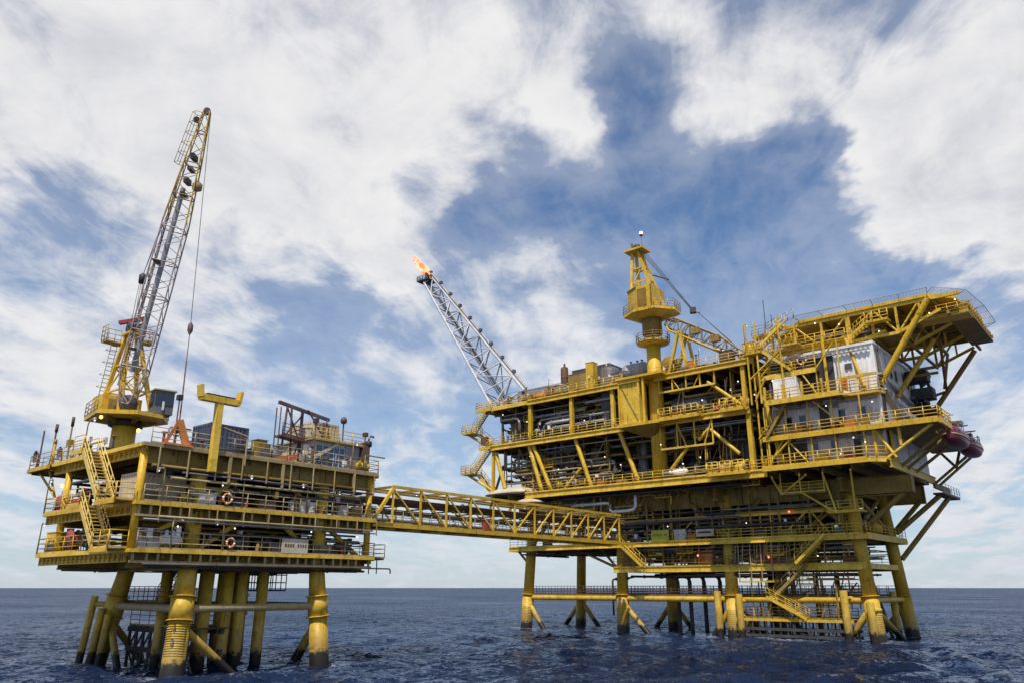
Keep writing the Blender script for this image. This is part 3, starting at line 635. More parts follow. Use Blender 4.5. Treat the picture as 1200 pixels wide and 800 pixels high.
# boom rest: T-shaped post outside the top deck edge
br = beam('boom_rest', (-50.6, 27.7, 13.2), (-50.6, 27.7, 18.1), .46, .46, 'Y', L)
beam('rest_saddle', (-50.6, 26.2, 18.3), (-50.6, 29.2, 18.3), .55, .42, 'Y', br)
for y in (26.25, 29.15): beam('rest_horn', (-50.6, y, 18.3), (-50.6, y+(.12 if y > 28 else -.12), 19.15), .6, .22, 'Y', br)
beam('rest_pad', (-50.6, 26.6, 18.58), (-50.6, 28.8, 18.58), .5, .08, 'S', br)
bar('rest_arm', (-50.6, 28.1, 16.4), (-50.6, 30.2, 16.0), .08, 'TAN', br)
bar('light_post', (-50.6, 30.2, 16.0), (-50.6, 30.2, 13.9), .06, 'TAN', L)
for z, sd_ in ((7.9, 1), (10.9, 2), (14.7, 3)):
    edge_clutter(L, (LX1, LY0+1, z), (LX1, LY1-.5, z), (1, 0, 0), 26, 60+sd_); edge_clutter(L, (LX0+.5, LY0, z), (-58.5, LY0, z), (0, -1, 0), 12, 70+sd_)
# lamps on this platform
for p, lm in (((-57.6, 22.6, 17.2), 'LO'), ((-52.2, 23.0, 15.6), 'LO'), ((-64.4, 23.3, 12.9), 'LO')): lamp(p, lm, L, .13)
for y, z in ((24.5, 13.2), (26.0, 9.4), (30.2, 9.5), (32.5, 13.0), (36.7, 9.6), (40.4, 12.6), (41.2, 9.4), (34.4, 12.9), (28.9, 12.4)): lamp((-51.0, y, z), 'LW', L, .11)
for (x, y, z, h, ar) in ((-50.9, 24.6, 10.9, 2.2, (.1, -.5, 0)), (-50.9, 30.5, 10.9, 2.4, (.1, .5, 0)), (-50.9, 36.0, 10.9, 2.2, (.1, -.5, 0)), (-50.9, 25.6, 7.9, 2.1, (.1, .6, 0)), (-50.9, 29.3, 7.9, 2.0, (.1, -.6, 0)),
                         (-65.9, 22.9, 7.9, 2.3, (.5, 0, 0)), (-66, 22.9, 10.9, 2.6, (.4, 0, 0)), (-60.2, 22.8, 14.7, 2.6, (.8, .1, .15)), (-51, 40.2, 14.7, 2.4, (0, .4, 0)), (-51.2, 38.8, 10.9, 2.0, (0, .5, 0))):
    flood(L, (x, y, z), h, ar)
for y, h, k in ((25.0, 3.2, 'S'), (36.4, 3.4, 'S'), (41.5, 3.0, 'RU')):
    o = bar('mast', (-51.1, y, 14.7), (-51.1, y, 14.7+h), .05, 'PU', L, 'rod6'); blk('lamp_box', -51.3, -50.9, y-.16, y+.16, 14.7+h, 15.05+h, k, o)

# things standing on the left platform
container('dark blue slatted shipping container behind the yellow boom rest post on the left platform', (-53.9, 29.9, 14.7), 2.4, 3.0, 2.3, 'B')
pump_skid('heap of grey pump machinery on top deck beside the dark blue container', (-53.2, 33.6, 14.7), 2.2, 3.4, 1.6, 'GD')
cabinet('low green equipment box next to the grey pump machinery on left platform top deck', (-51.9, 32.0, 14.7), .9, .8, 1.4, 'YO', doors=1)
def aframe():
    t = thing('lifting_frame', 'tall purple brown skeletal lifting frame with crossbeam standing on the left platform', 'frame', (-53.5, 36, 14.7))
    z0, z1 = 14.7, 19.6
    for y, yt in ((34.6, 34.9), (35.6, 35.3), (38.9, 38.5), (39.7, 38.9)): bar('frame_leg', (-53, y, z0), (-53, yt, z1-.1 if y < 36 else z1-.9), .09, 'PU', t, 'rod6')
    bar('mast_post', (-53.5, 36.7, z0), (-53.5, 36.7, z1), .13, 'PU', t)
    beam('crossbeam', (-53.2, 34.2, z1+.15), (-53.2, 39.2, z1-.55), .22, .26, 'PU', t)
    for p, q in (((-53, 34.8, z1), (-53.3, 36.5, 16.8)), ((-53, 36.9, z1-.1), (-53, 38.6, 17.5)), ((-53, 38.9, z1-.6), (-53, 38.3, 17.4)), ((-53, 34.7, 16.9), (-53.4, 36.6, 19)), ((-53, 35.6, 15), (-53.4, 36.6, 16.9))): bar('frame_brace', p, q, .07, 'PU', t, 'rod6')
    beam('work_platform', (-53, 34.3, 17.0), (-53, 36.6, 16.8), 1.0, .16, 'RU', t); railing([(-52.5, 34.3, 17.1), (-52.5, 36.4, 16.9)], t, 'RU', .9)
    beam('orange_boom', (-52.6, 33.9, 15.0), (-52.6, 36.1, 15.5), .3, .45, 'OR', t)
    for x in (-53.4, -52.8): bar('ladder_rail', (x, 34.2, z0), (x, 34.2, z1-.3), .05, 'RU', t, 'rod6')
aframe()
def control_room():
    t = thing('control_room', 'cream deckhouse with blue glazed front at the bridge end of the left platform top deck', 'deckhouse', (-54.5, 40, 14.7))
    z = 14.7
    blk('wall', -57.5, -52.4, 37.2, 42.0, z, z+2.3, 'C', t); blk('roof', -57.8, -52.0, 36.9, 42.3, z+2.3, z+2.42, 'TAN', t)
    for i in range(5):
        y = 37.6+i*.56; w = blk('window', -52.39, -52.34, y, y+.52, z+.35, z+1.95, 'GB', t)
        blk('frame', -52.40, -52.31, y+.52, y+.56, z+.3, z+2.0, 'W', w)
    for k in (.9, 1.42): beam('glazing_bar', (-52.3, 37.6, z+k), (-52.3, 40.4, z+k), .05, .05, 'W', t)
    blk('side_panel', -52.42, -52.3, 40.45, 41.9, z+.1, z+2.2, 'G', t)
    stairz = MB().beam((-52.2, 36.0, z+.1), (-52.2, 39.6, z+2.3), .1, .25).build('roof_ramp', 'C', t)
    railing([(-52.05, 36.9, z+2.42), (-52.05, 42.2, z+2.42)], t, 'Y', .95)
    return t
control_room()
container('cream weathered steel box on the roof of the blue glazed deckhouse', (-55.6, 39.4, 17.12), 3.4, 2.6, 1.7, 'C', name='steel_box', cat='box')
cabinet('low cream unit with yellow vents on the deckhouse roof left of the steel box', (-54.2, 37.55, 17.12), 2.2, .9, .95, 'C', doors=2)
cabinet('rusty brown open cabinet behind yellow rail at the right end of left platform top deck', (-52.6, 42.45, 14.7), 1.1, .8, 2.6, 'RU', doors=1)
vessel('small yellow tank behind railing at bridge corner of the left platform top deck', (-51.75, 41.9, 14.7), 1.0, .35, 'y', 'Y', 'small_tank', 'tank', .25)
def vent(label, c, h, mat):
    t = thing('vent_pipe', label, 'vent', c); c = V(c)
    MB().tube([c, c+V((0, 0, h)), c+V((.05, .15, h+.3)), c+V((.05, .5, h+.25))], .09, 8).build('pipe', mat, t); MB().lathe(c+V((0, 0, h*.55)), [(.1, 0), (.3, .1), (.3, .5), (.1, .6)], 'z', 10).build('silencer', mat, t); return t
vent('dark gooseneck vent pipe standing at the bridge end of left platform roof', (-52.2, 42.8, 16.2), 1.6, 'S')
t = thing('horn_mast', 'thin mast with dark red round horn on the deckhouse roof', 'horn', (-53.0, 40.6, 17.1)); bar('mast', (-53, 40.6, 17.1), (-53, 40.6, 18.9), .06, 'RU', t, 'rod6'); MB().lathe((-53, 40.6, 18.9), [(.05, 0), (.25, .1), (.3, .35), (.2, .55), (.05, .65)], 'z', 10).build('horn', 'PU', t)
for i, (x, y, z, lb) in enumerate(((-70.2, 23.2, 15.7, 'dark round dish antenna at the outermost corner of the antenna wing deck'), (-69.2, 24.6, 16.1, 'dark round dish antenna second from outer corner of the wing deck'))):
    t = thing('dish_antenna', lb, 'antenna', (x, y, 14.55)); bar('pole', (x, y, 14.55), (x, y, z+.2), .06, 'PU', t, 'rod6')
    MB().lathe((x, y, z), [(.02, .0), (.3, -.08), (.5, -.25), (.52, -.25), (.3, -.02), (.02, .1)], 'y', 16).build('dish', 'PU', t)
for i, (x, y, h, lb) in enumerate(((-69.3, 23.0, 3.2, 'tallest thin brown whip antenna at the outer end of the wing deck'), (-67.9, 23.4, 3.6, 'thick rusty antenna mast in the middle of the wing deck'), (-67.0, 24.2, 4.2, 'antenna mast with dark tip nearest the crane on wing deck'), (-66.2, 22.9, 2.1, 'short yellow post at the inner end of the wing deck'))):
    t = thing('antenna_mast', lb, 'antenna', (x, y, 14.55)); bar('pole', (x, y, 14.55), (x, y, 14.55+h), .07 if i < 3 else .12, ['PU', 'RU', 'TAN', 'Y'][i], t, 'rod6'); MB().tube([(x, y, 14.55+h*.82), (x, y, 14.56+h)], .12 if i else .06, 8).build('tip', ['PU', 'RU', 'S', 'YO'][i], t)
t = container('beige panelled equipment house behind the mid deck railing on the left platform', (-54.0, 25.4, 10.9), 2.4, 3.3, 2.0, 'C', name='equipment_house', cat='equipment house')
vessel('small white cylinder tank on the left platform low deck beside near column', (-51.8, 26.0, 7.9), 1.2, .34, 'y', 'W', 'small_tank', 'tank', .3)
container('white box unit on left platform low deck between the stairs and near column', (-52.6, 24.6, 7.9), 1.0, 1.5, 1.3, 'W', name='box_unit', cat='box')
t = thing('notice_board', 'large beige notice board with faded lettering on the left platform low deck railing', 'sign', (-50.9, 35.1, 7.95)); blk('board', -50.92, -50.86, 34.1, 36.4, 7.95, 8.98, 'C', t)
for k in range(9):
    if k != 4: blk('faded_letter', -50.858, -50.852, 34.35+k*.22, 34.5+k*.22, 8.38, 8.62, 'RU', t)
life_ring('orange and white life ring on the left platform low deck railing', (-50.85, 29.9, 8.5), 'x', .3); life_ring('orange life ring on the left platform mid deck railing', (-50.85, 29.3, 11.5), 'x', .34)
hose_reel('red hose reel on the left end of the left platform low deck', (-61.5, 23.6, 7.9), .75); cabinet('yellow box locker on outer corner of left platform low deck', (-64.2, 23.6, 7.9), 1.8, 1.0, 1.5, 'Y')
hose_reel('red hose drum at outer left corner of left platform mid deck', (-65.0, 23.7, 10.9), .6); pump_skid('row of red valves on left platform mid deck beside the stairs', (-62.0, 24.0, 10.9), 3.0, 1.2, 1.3, 'RD', 'valve_skid', 'valve')
for i, (y, w, mt, lb) in enumerate(((28.6, .7, 'W', 'white junction box on mid deck rail nearest the near column of the left platform'), (27.9, .9, 'W', 'larger white control box behind mid deck rail left of the orange life ring'), (35.4, .6, 'W', 'left white panel of three behind the mid deck railing'), (36.2, .6, 'W', 'middle white panel of three behind the mid deck railing'), (37.1, .7, 'W', 'right white panel of three behind the mid deck railing next to column'), (40.2, 1.1, 'G', 'grey cabinet on mid deck right of the far column'), (41.6, .8, 'G', 'grey cabinet at the bridge corner of the mid deck'))):
    cabinet(lb, (-51.9, y, 10.9), .5, w*.8, .95, 'GW' if mt == 'G' else mt, doors=1)
for i, (y, mt, lb) in enumerate(((31.6, 'GD', 'grey pump skid on left platform low deck right of the life ring'), (33.6, 'RU', 'rusty pump skid on left platform low deck left of the notice board'), (40.8, 'RU', 'brown pump skid on the low deck at bridge end of the left platform'))):
    pump_skid(lb, (-52.4, y, 7.9), 1.2, 1.8, 1.4, mt)
vessel('grey horizontal vessel inside the left platform mid deck near the life ring', (-55.0, 32.5, 10.9), 4.0, .8, 'y', 'GD'); vessel('dark horizontal vessel inside the left platform mid deck near the bridge', (-55.2, 38.8, 10.9), 3.0, .75, 'y', 'GD')
t = thing('sling_spreader', 'orange triangular lifting sling stand under the crane hook on top deck', 'lifting gear', (-50.9, 25.2, 14.7))
for y in (24.3, 25.9): beam('leg', (-51.0, y, 14.7), (-51.0, 25.15, 16.5), .16, .5 if y > 25 else .2, 'OR', t)
beam('base', (-51.0, 24.2, 14.78), (-51.0, 26.2, 14.78), .5, .15, 'OR', t)

# ================================================================== LEFT CRANE
def left_crane():
    cx, cy = -64.6, 27.3
    t = thing('pedestal_crane', 'yellow pedestal crane with tall raised lattice boom on the left platform', 'crane', (cx, cy, 14.7))
    MB().tube([(cx, cy, 14.7), (cx, cy, 18.1)], [.95, .92], 22).build('pedestal', 'Y', t)
    sr = MB().tube([(cx, cy, 18.11), (cx, cy, 18.6)], 1.25, 22).build('slew_ring', 'S', t)
    P = [(cx+a, cy+b) for a, b in ((-2.7, -2.2), (1.4, -2.9), (3.4, -.6), (3.2, 1.6), (1.2, 3.0), (-2.0, 2.2))]
    pl = MB().prism(P, 18.62, 18.95).build('turntable_deck', 'Y', t)
    for a in range(0, 360, 60): beam('gusset', (cx+1.0*math.cos(R(a)), cy+1.0*math.sin(R(a)), 18.35), (cx+2.5*math.cos(R(a)), cy+2.3*math.sin(R(a)), 18.55), .12, .35, 'YO', pl)
    railing([(*p, 18.95) for p in (P[5], P[0], P[1])], t, 'TAN', 1.1, 1.0); railing([(*P[3], 18.95), (*P[4], 18.95), (*P[5], 18.95)], t, 'TAN', 1.1, 1.0)
    wh = blk('winch_house', cx-1.9, cx-.2, cy-2.0, cy+1.2, 18.96, 20.6, 'Y', t)
    for y in (-1.5, -.7, .1): blk('vent_panel', cx-.19, cx-.15, cy+y, cy+y+.6, 19.2, 20.3, 'YO', wh)
    MB().lathe((cx+.5, cy-.6, 19.75), [(.1, -1), (.75, -1), (.75, -.9), (.45, -.85), (.45, .85), (.75, .9), (.75, 1), (.1, 1)], 'x', 16).build('winch_drum', 'GD', t)
    cab = MB().prism([(cx+1.9, cy+.9), (cx+3.1, cy+.7), (cx+3.4, cy+2.2), (cx+2.1, cy+2.5)], 19.0, 20.9).build('cab', 'GD', t)
    MB().prism([(cx+1.8, cy+.8), (cx+3.2, cy+.58), (cx+3.55, cy+2.3), (cx+2.0, cy+2.62)], 20.91, 21.02).build('cab_roof', 'TAN', cab)
    MB().prism([(cx+3.12, cy+.78), (cx+3.16, cy+.78), (cx+3.43, cy+2.14), (cx+3.40, cy+2.14)], 19.7, 20.7).build('window', 'GL', cab)
    MB().prism([(cx+2.0, cy+.84), (cx+3.0, cy+.67), (cx+3.0, cy+.63), (cx+2.0, cy+.8)], 19.7, 20.7).build('window', 'GL', cab)
    blk('white_mark', cx+3.3, cx+3.38, cy+1.3, cy+1.45, 19.3, 20.0, 'W', cab)
    # A-frame mast
    top = V((cx-.6, cy-.2, 26.0))
    for a, b in ((-2.2, -1.4), (-1.8, 1.6), (1.3, -1.2), (1.5, 1.4)):
        beam('mast_leg', (cx+a, cy+b, 18.96), (top.x+a*.16, top.y+b*.3, 26.0), .3, .3, 'Y', t)
    for f in (.3, .62):
        q = [V((cx+a, cy+b, 18.96)).lerp(V((top.x+a*.16, top.y+b*.3, 26)), f) for a, b in ((-2.2, -1.4), (1.3, -1.2), (1.5, 1.4), (-1.8, 1.6))]
        for i in range(4): beam('mast_strut', q[i], q[(i+1) % 4], .14, .14, 'Y', t)
        if f < .5:
            q2 = [V((cx+a, cy+b, 18.96)).lerp(V((top.x+a*.16, top.y+b*.3, 26)), .62) for a, b in ((-2.2, -1.4), (1.3, -1.2), (1.5, 1.4), (-1.8, 1.6))]
            for i in range(4): beam('mast_brace', q[i], q2[(i+1) % 4], .1, .1, 'Y', t)
    blk('mast_head', top.x-.8, top.x+.8, top.y-.7, top.y+.7, 26.0, 26.2, 'Y', t)
    blk('head_platform', top.x-1.6, top.x-.5, top.y-1.9, top.y-.3, 25.3, 25.4, 'Y', t); railing([(top.x-.5, top.y-1.9, 25.4), (top.x-1.6, top.y-1.9, 25.4), (top.x-1.6, top.y-.3, 25.4)], t, 'TAN', 1.3, .5)
    blk('head_platform', top.x+.4, top.x+1.3, top.y+.3, top.y+1.3, 25.3, 25.4, 'Y', t); railing([(top.x+.4, top.y+1.3, 25.4), (top.x+1.3, top.y+1.3, 25.4), (top.x+1.3, top.y+.3, 25.4)], t, 'TAN', 1.1, .5)
    MB().lathe((top.x, top.y, 26.7), [(.1, -.5), (.55, -.5), (.55, -.4), (.4, -.3), (.4, .3), (.55, .4), (.55, .5), (.1, .5)], 'y', 14).build('head_sheave', 'S', t)
    beam('red_jib', (top.x-1.0, top.y-.9, 27.2), (top.x+.6, top.y+.5, 27.6), .35, .3, 'RD', t); beam('red_jib', (top.x+.5, top.y+.45, 27.5), (top.x+.8, top.y+.6, 26.2), .25, .25, 'RD', t)
    m = MB()
    for k in range(18): z = 19.2+k*.34; m.tube([(cx-2.5+.075*k, cy-1.6, z), (cx-2.5+.075*k, cy-1.1, z)], .03, 4)
    for y in (-1.6, -1.1): m.tube([(cx-2.5, cy+y, 19), (cx-1.2, cy+y, 25.3)], .03, 4)
    for k in range(0, 18, 3):
        z = 19.6+k*.34; x = cx-2.5+.075*k; m.tube([(x, cy-1.75, z), (x-.5, cy-1.75, z), (x-.6, cy-1.35, z), (x-.5, cy-.95, z), (x, cy-.95, z)], .025, 4)
    m.build('ladder', 'TAN', t)
    # boom: four chords, lacing; lower part greyish, upper part yellow
    heel = V((cx+.75, cy-.5, 19.9)); tip = onX(243, 131, -58.0)
    d = (tip-heel).normalized(); s = d.cross(V((-.55, -.83, 0))).normalized(); n = s.cross(d).normalized(); LL = (tip-heel).length
    st = [(0, .35, 1.0), (.10, .95, .95), (.60, .92, .92), (.82, .6, .62), (1.0, .25, .3)]     # fraction, half depth, half width
    def node(f, a, b):
        for (f0, h0, w0), (f1, h1, w1) in zip(st[:-1], st[1:]):
            if f <= f1+1e-9: u = (f-f0)/(f1-f0); return heel+d*LL*f+n*a*(h0+(h1-h0)*u)+s*b*(w0+(w1-w0)*u)
    C4 = ((1, 1), (1, -1), (-1, -1), (-1, 1))
    for a, b in C4:
        for (f0, _, _), (f1, _, _) in zip(st[:-1], st[1:]): bar('boom_chord', node(f0, a, b), node(f1, a, b), .062, 'BL' if f0 < .55 else 'Y', t, 'rod6')
    N = 26
    for i in range(N):
        f0, f1 = i/N, (i+1)/N; mt = 'BL' if f0 < .6 else 'TAN'
        for k in range(4):
            A, B = C4[k], C4[(k+1) % 4]; u, w = (node(f0, *A), node(f1, *B)) if (i+k) % 2 else (node(f0, *B), node(f1, *A)); bar('boom_lacing', u, w, .032, mt, t, 'rod6')
        if i % 3 == 0:
            for k in range(4): bar('boom_strut', node(f0, *C4[k]), node(f0, *C4[(k+1) % 4]), .05, mt, t, 'rod6')
    for f in (.17, .46): beam('boom_walkway', node(f, 1, 1).lerp(node(f, -1, 1), .2), node(f, 1, -1).lerp(node(f, -1, -1), .2), .5, .1, 'S', t)
    bar('boom_spine', heel+d*LL*.1+n*.2, heel+d*LL*.72+n*.2, .22, 'G', t)
    for k, f in enumerate((.70, .745, .79, .83)):
        c = heel+d*LL*f+s*(.15 if k % 2 else -.15); MB().beam(c-s*.5-n*.12, c+s*.5+n*.12, .34, .5 if k % 2 else .3).build('boom_sheave', 'PU' if k % 3 else 'S', t)
    c = heel+d*LL*.735-n*.9+s*.3; MB().lathe(c, [(.05, -.5), (.4, -.3), (.42, .2), (.1, .5)], 'z', 10).build('auxiliary_hook_block', 'TAN', t)
    cage = MB()
    for f in np.linspace(.80, .985, 6):
        c = node(f, 1, 0); q = [c+s*.45, c+s*.5+n*.5, c+n*.85, c-s*.5+n*.5, c-s*.45]; cage.tube(q, .03, 4)
    for kk in range(5):
        cage.tube([[node(f, 1, 0)+v for v in (s*.45, s*.5+n*.5, n*.85, -s*.5+n*.5, -s*.45)][kk] for f in np.linspace(.80, .985, 6)], .025, 4)
    cage.build('ladder_cage', 'TAN', t)
    blk('boom_tip_light', tip.x-.9, tip.x-.5, tip.y-.7, tip.y-.3, tip.z-1.0, tip.z-.6, 'S', t)
    MB().tube([tip-s*.2, tip+s*.2], .3, 14).build('tip_sheave', 'PU', t)
    for k in (-.35, .35):
        bar('ladder_rail', heel+d*LL*.05+n*.95+s*k*.6, heel+d*LL*.8+n*.75+s*k*.6, .035, 'PU', t, 'rod6')
    # luffing ropes: mast head - block - boom
    blkp = onX(167, 327, -62.5)
    for k in (-.25, -.08, .08, .25): bar('luffing_rope', (top.x+k, top.y+k, 26.9), blkp+V((k*.5, k*.5, 0)), .022, 'G', t, 'rod6')
    MB().lathe(blkp, [(.05, -.45), (.28, -.4), (.3, .3), (.1, .5)], 'z', 10).build('luffing_block', 'S', t); beam('block_arm', blkp+V((0, 0, .3)), blkp+V((.6, .5, .35)), .15, .2, 'BL', t)
    for k in (-1, 1): bar('pendant_rope', blkp+V((0, 0, .4)), node(.72, 1, .7*k), .03, 'G', t, 'rod6')
    # hoist line
    lt = tip-n*.3; hb = onX(223, 385, -54.5); end = V((-51.0, 25.15, 16.55))
    bar('hoist_rope', lt, hb, .028, 'S', t, 'rod6'); MB().lathe(hb, [(.03, -.55), (.2, -.2), (.2, .25), (.05, .5)], 'z', 10).build('hook_block', 'PU', t)
    mid = hb.lerp(end, .38); bar('hoist_rope', hb, mid, .03, 'S', t, 'rod6'); bar('sling_rope', mid, end, .05, 'RU', t, 'rod6')
left_crane()

# ================================================================== BRIDGE
def bridge():
    t = thing('truss_bridge', 'long yellow truss footbridge carrying pipes between the two platforms', 'bridge', (-54.6, 64, 10.4))
    XN, XF, ZB, ZT, Y0, Y1 = -53.0, -56.4, 10.75, 14.15, 44.0, 84.6
    yp = [46.4]
    n = 11; ys = [46.6+(Y1-.6-46.6)*i/n for i in range(n+1)]
    for x in (XN, XF):
        beam('bottom_chord', (x, 43.3, ZB), (x, 87.2, ZB), .28, .36, 'Y', t); beam('top_chord', (x, ys[0]-.2, ZT), (x, ys[-1]+.3, ZT), .24, .24, 'Y', t)
        beam('end_post', (x, 44.3, ZB+.15), (x, ys[0], ZT-.1), .26, .26, 'Y', t)
        for i, y in enumerate(ys):
            beam('vertical_post', (x, y, ZB+.2), (x, y, ZT-.14), .16, .16, 'Y', t)
            if i < n:
                a, b = ((y, ZT-.15), (ys[i+1], ZB+.2)) if i < n//2 else ((y, ZB+.2), (ys[i+1], ZT-.15))
                beam('diagonal', (x, *a), (x, *b), .13, .13, 'Y', t)
    for i, y in enumerate(ys):
        beam('cross_beam', (XN-.15, y, ZT), (XF+.15, y, ZT), .16, .2, 'YO', t); beam('floor_beam', (XN-.15, y, ZB), (XF+.15, y, ZB), .22, .3, 'YO', t, 'ibeam')
        if i < n: beam('top_brace', (XN-.1, y, ZT-.02), (XF+.1, ys[i+1], ZT-.02), .1, .1, 'YO', t); beam('pipe_support', (XN-.15, y+1.2, 12.55), (XF+.15, y+1.2, 12.55), .12, .14, 'YO', t)
    blk('walkway_grating', -54.6, -53.25, 43.4, 86.8, ZB+.16, ZB+.2, 'G', t)
    for x in (-53.2, -54.7): railing([(x, 44.5, ZB+.2), (x, 84, ZB+.2)], t, 'TAN', 1.1, 1.2)
    for x, z, r, mt in ((-53.9, 13.05, .22, 'RU'), (-54.5, 13.1, .28, 'TAN'), (-55.2, 13.05, .25, 'S'), (-55.8, 13.0, .2, 'RU'), (-55.0, 12.2, .2, 'GD'), (-55.7, 12.1, .16, 'TAN'), (-55.6, 11.3, .25, 'RU')):
        pipe(t, [(x, 41.5, z-.3), (x, 43.6, z-.3), (x, 44.6, z), (x, 86.5, z)], r, mt)
    for i in range(2): blk('cable_tray', -53.7+.0*i, -53.25, 44, 85.5, 13.55+.25*i, 13.62+.25*i, 'TAN', t)
    c = onX(570, 607, -53.1); blk('red_cabinet', -53.4, -53.0, c.y-.4, c.y+.4, ZB+.25, ZB+1.15, 'RD', t)
    for y in (50, 58, 66, 74): lamp((-53.6, y, 13.7), 'LW', t, .09)
bridge()

# ================================================================== RIGHT: PRODUCTION PLATFORM
P = thing('production_platform', 'large yellow production platform with stacked process decks on eight legs, right of the bridge', 'oil platform', (-50, 97, 0))
XL = [-73.0, -57.6, -42.3, -27.3]; YF, YB = 92.0, 104.5
def leg_at(i, row, z):
    bx = (-.9, -.1, .1, 1.0)[i]*.075; by = (-.06 if row == 0 else .06)
    return V((XL[i]+bx*(15.5-z), (YF, YB)[row]+by*(15.5-z)*.6, z))
for i in range(4):
    for row in (0, 1):
        f = lambda z: leg_at(i, row, z)
        lg = MB().tube([f(-5), f(0), f(4.4)], [.84, .84, .82], 20).tube([f(4.401), f(16.5)], [.74, .72], 20).build('leg', 'YL', P)
        MB().tube([f(4.55), f(4.65)], .98, 20).build('collar', 'YL', lg)
        if row == 0:
            for k in range(9): MB().tube([f(1.1+.22*k), f(1.14+.22*k)], .848, 20).build('rung_band', 'YO', lg)
c = leg_at(1, 0, 3.55); nrm = V((-c.x, -c.y, 0)).normalized(); side = V((-nrm.y, nrm.x, 0))
text_mesh(P, 'A2', .85, 'C', Matrix.Translation(c+nrm*.86-side*.15) @ Matrix((side, V((0, 0, 1)), nrm)).transposed().to_4x4())
for row in (0, 1):
    for i in range(3):
        a, b = leg_at(i, row, 4.15), leg_at(i+1, row, 4.15); bar('horizontal_brace', a, b, .34, 'YL', P)
        w = beam('walkway', a+V((0, .55, .42)), b+V((0, .55, .42)), .9, .07, 'YO', P); railing([a+V((.8, .15, .46)), b+V((-.8, .15, .46))], w, 'RU', 1.1, 1.1, .035); railing([a+V((.8, .98, .46)), b+V((-.8, .98, .46))], w, 'RU', 1.1, 1.1, .035)
for i in range(4): bar('horizontal_brace', leg_at(i, 0, 4.15), leg_at(i, 1, 4.15), .3, 'YL', P)
for i, row, dx, dz in ((0, 0, 3.6, -5.2), (1, 0, 4.6, -5.2), (2, 0, -3.4, -5), (0, 1, -3.8, -5), (0, 1, 3.8, -5), (1, 1, 3.6, -5), (2, 0, 3.5, -5), (3, 0, -3.6, -5), (2, 1, 4, -5), (3, 1, -4.5, -5.5), (1, 1, -3.6, -5)):
    a = leg_at(i, row, 3.6); bar('diagonal_brace', a, a+V((dx*1.5, 0, dz*1.35)), .36, 'YL', P)
for i in (2, 3): a = leg_at(i, 0, 3.6); b = leg_at(i, 1, -2); bar('diagonal_brace', a, a.lerp(b, .8), .33, 'YL', P)
for x, y, dz in ((-43.9, 91.0, .3), (-41.0, 90.6, 0), (-28.9, 90.5, .4), (-26.2, 90.2, -.8), (-27.2, 103.0, .2)):
    bar('boat_bumper', (x+.2, y-.25, -1.5), (x, y, 4.8+dz), .42, 'YL', P); bar('bumper_arm', (x, y, 4.0+dz), (x+.6, y+1.4, 4.0+dz), .22, 'YL', P)
# decks below the main module
deck(P, -58.5, -26.6, 91.0, 105.3, 8.05, joist=2.5, jdir='y', jh=.5); deck(P, -76.0, -25.6, 90.2, 106, 11.15, joist=2.5, jdir='y', jh=.5)
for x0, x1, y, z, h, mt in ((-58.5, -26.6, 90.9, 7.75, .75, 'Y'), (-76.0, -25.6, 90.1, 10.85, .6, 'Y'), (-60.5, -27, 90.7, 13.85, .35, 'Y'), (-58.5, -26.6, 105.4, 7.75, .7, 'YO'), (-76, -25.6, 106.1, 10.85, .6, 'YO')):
    beam('edge_beam', (x0, y, z), (x1, y, z), .26, h, mt, P, 'ibeam')
beam('edge_beam', (-25.5, 90.1, 10.85), (-25.5, 106, 10.85), .26, .6, 'Y', P); beam('edge_beam', (-26.5, 91, 7.8), (-26.5, 105.3, 7.8), .26, .6, 'Y', P)
beam('edge_beam', (-76.1, 90.1, 10.85), (-76.1, 106, 10.85), .26, .6, 'Y', P)
railing([(-58.4, 90.85, 8.1), (-27.0, 90.85, 8.1)], P, 'YO', r=.035); railing([(-52, 90.05, 11.15), (-26, 90.05, 11.15)], P, 'Y', r=.035); railing([(-76, 90.1, 11.15), (-57.5, 90.1, 11.15)], P, 'Y', r=.035)
railing([(-25.5, 90.1, 11.15), (-25.5, 106, 11.15)], P, 'Y', r=.035); railing([(-58.4, 105.3, 8.1), (-27.0, 105.3, 8.1)], P, 'YO', r=.035); railing([(-76, 106, 11.15), (-26, 106, 11.15)], P, 'YO', r=.035)
for x in np.arange(-60, -27, 3.55): beam('hanger_post', (x, 90.75, 11.2), (x, 90.75, 16.2), .24, .24, 'YO', P)
for i in range(4):
    a = leg_at(i, 0, 11.4); b = leg_at(i, 0, 8.2)
    for s in (-1, 1):
        if 0 < i < 3 or (i == 0 and s > 0) or (i == 3 and s < 0): bar('knee_brace', a+V((s*.4, -.3, 0)), a+V((s*4.6, -.3, 4.3)), .3, 'YO', P)
        bar('knee_brace', leg_at(i, 1, 11.4), leg_at(i, 1, 11.4)+V((s*4.2, 0, 4.3)), .28, 'YO', P)
for x0, z0, x1, z1 in ((-75.6, 10.7, -73, 8.2), (-65, 10.7, -58.3, 8.0), (-33, 11.3, -29.6, 13.8), (-35.5, 8.2, -29.5, 11.0), (-47, 8.2, -43.5, 10.9), (-61.0, 10.8, -58.2, 7.8)): bar('knee_brace', (x0, 91.6, z0), (x1, 91.6, z1), .18, 'YO', P)
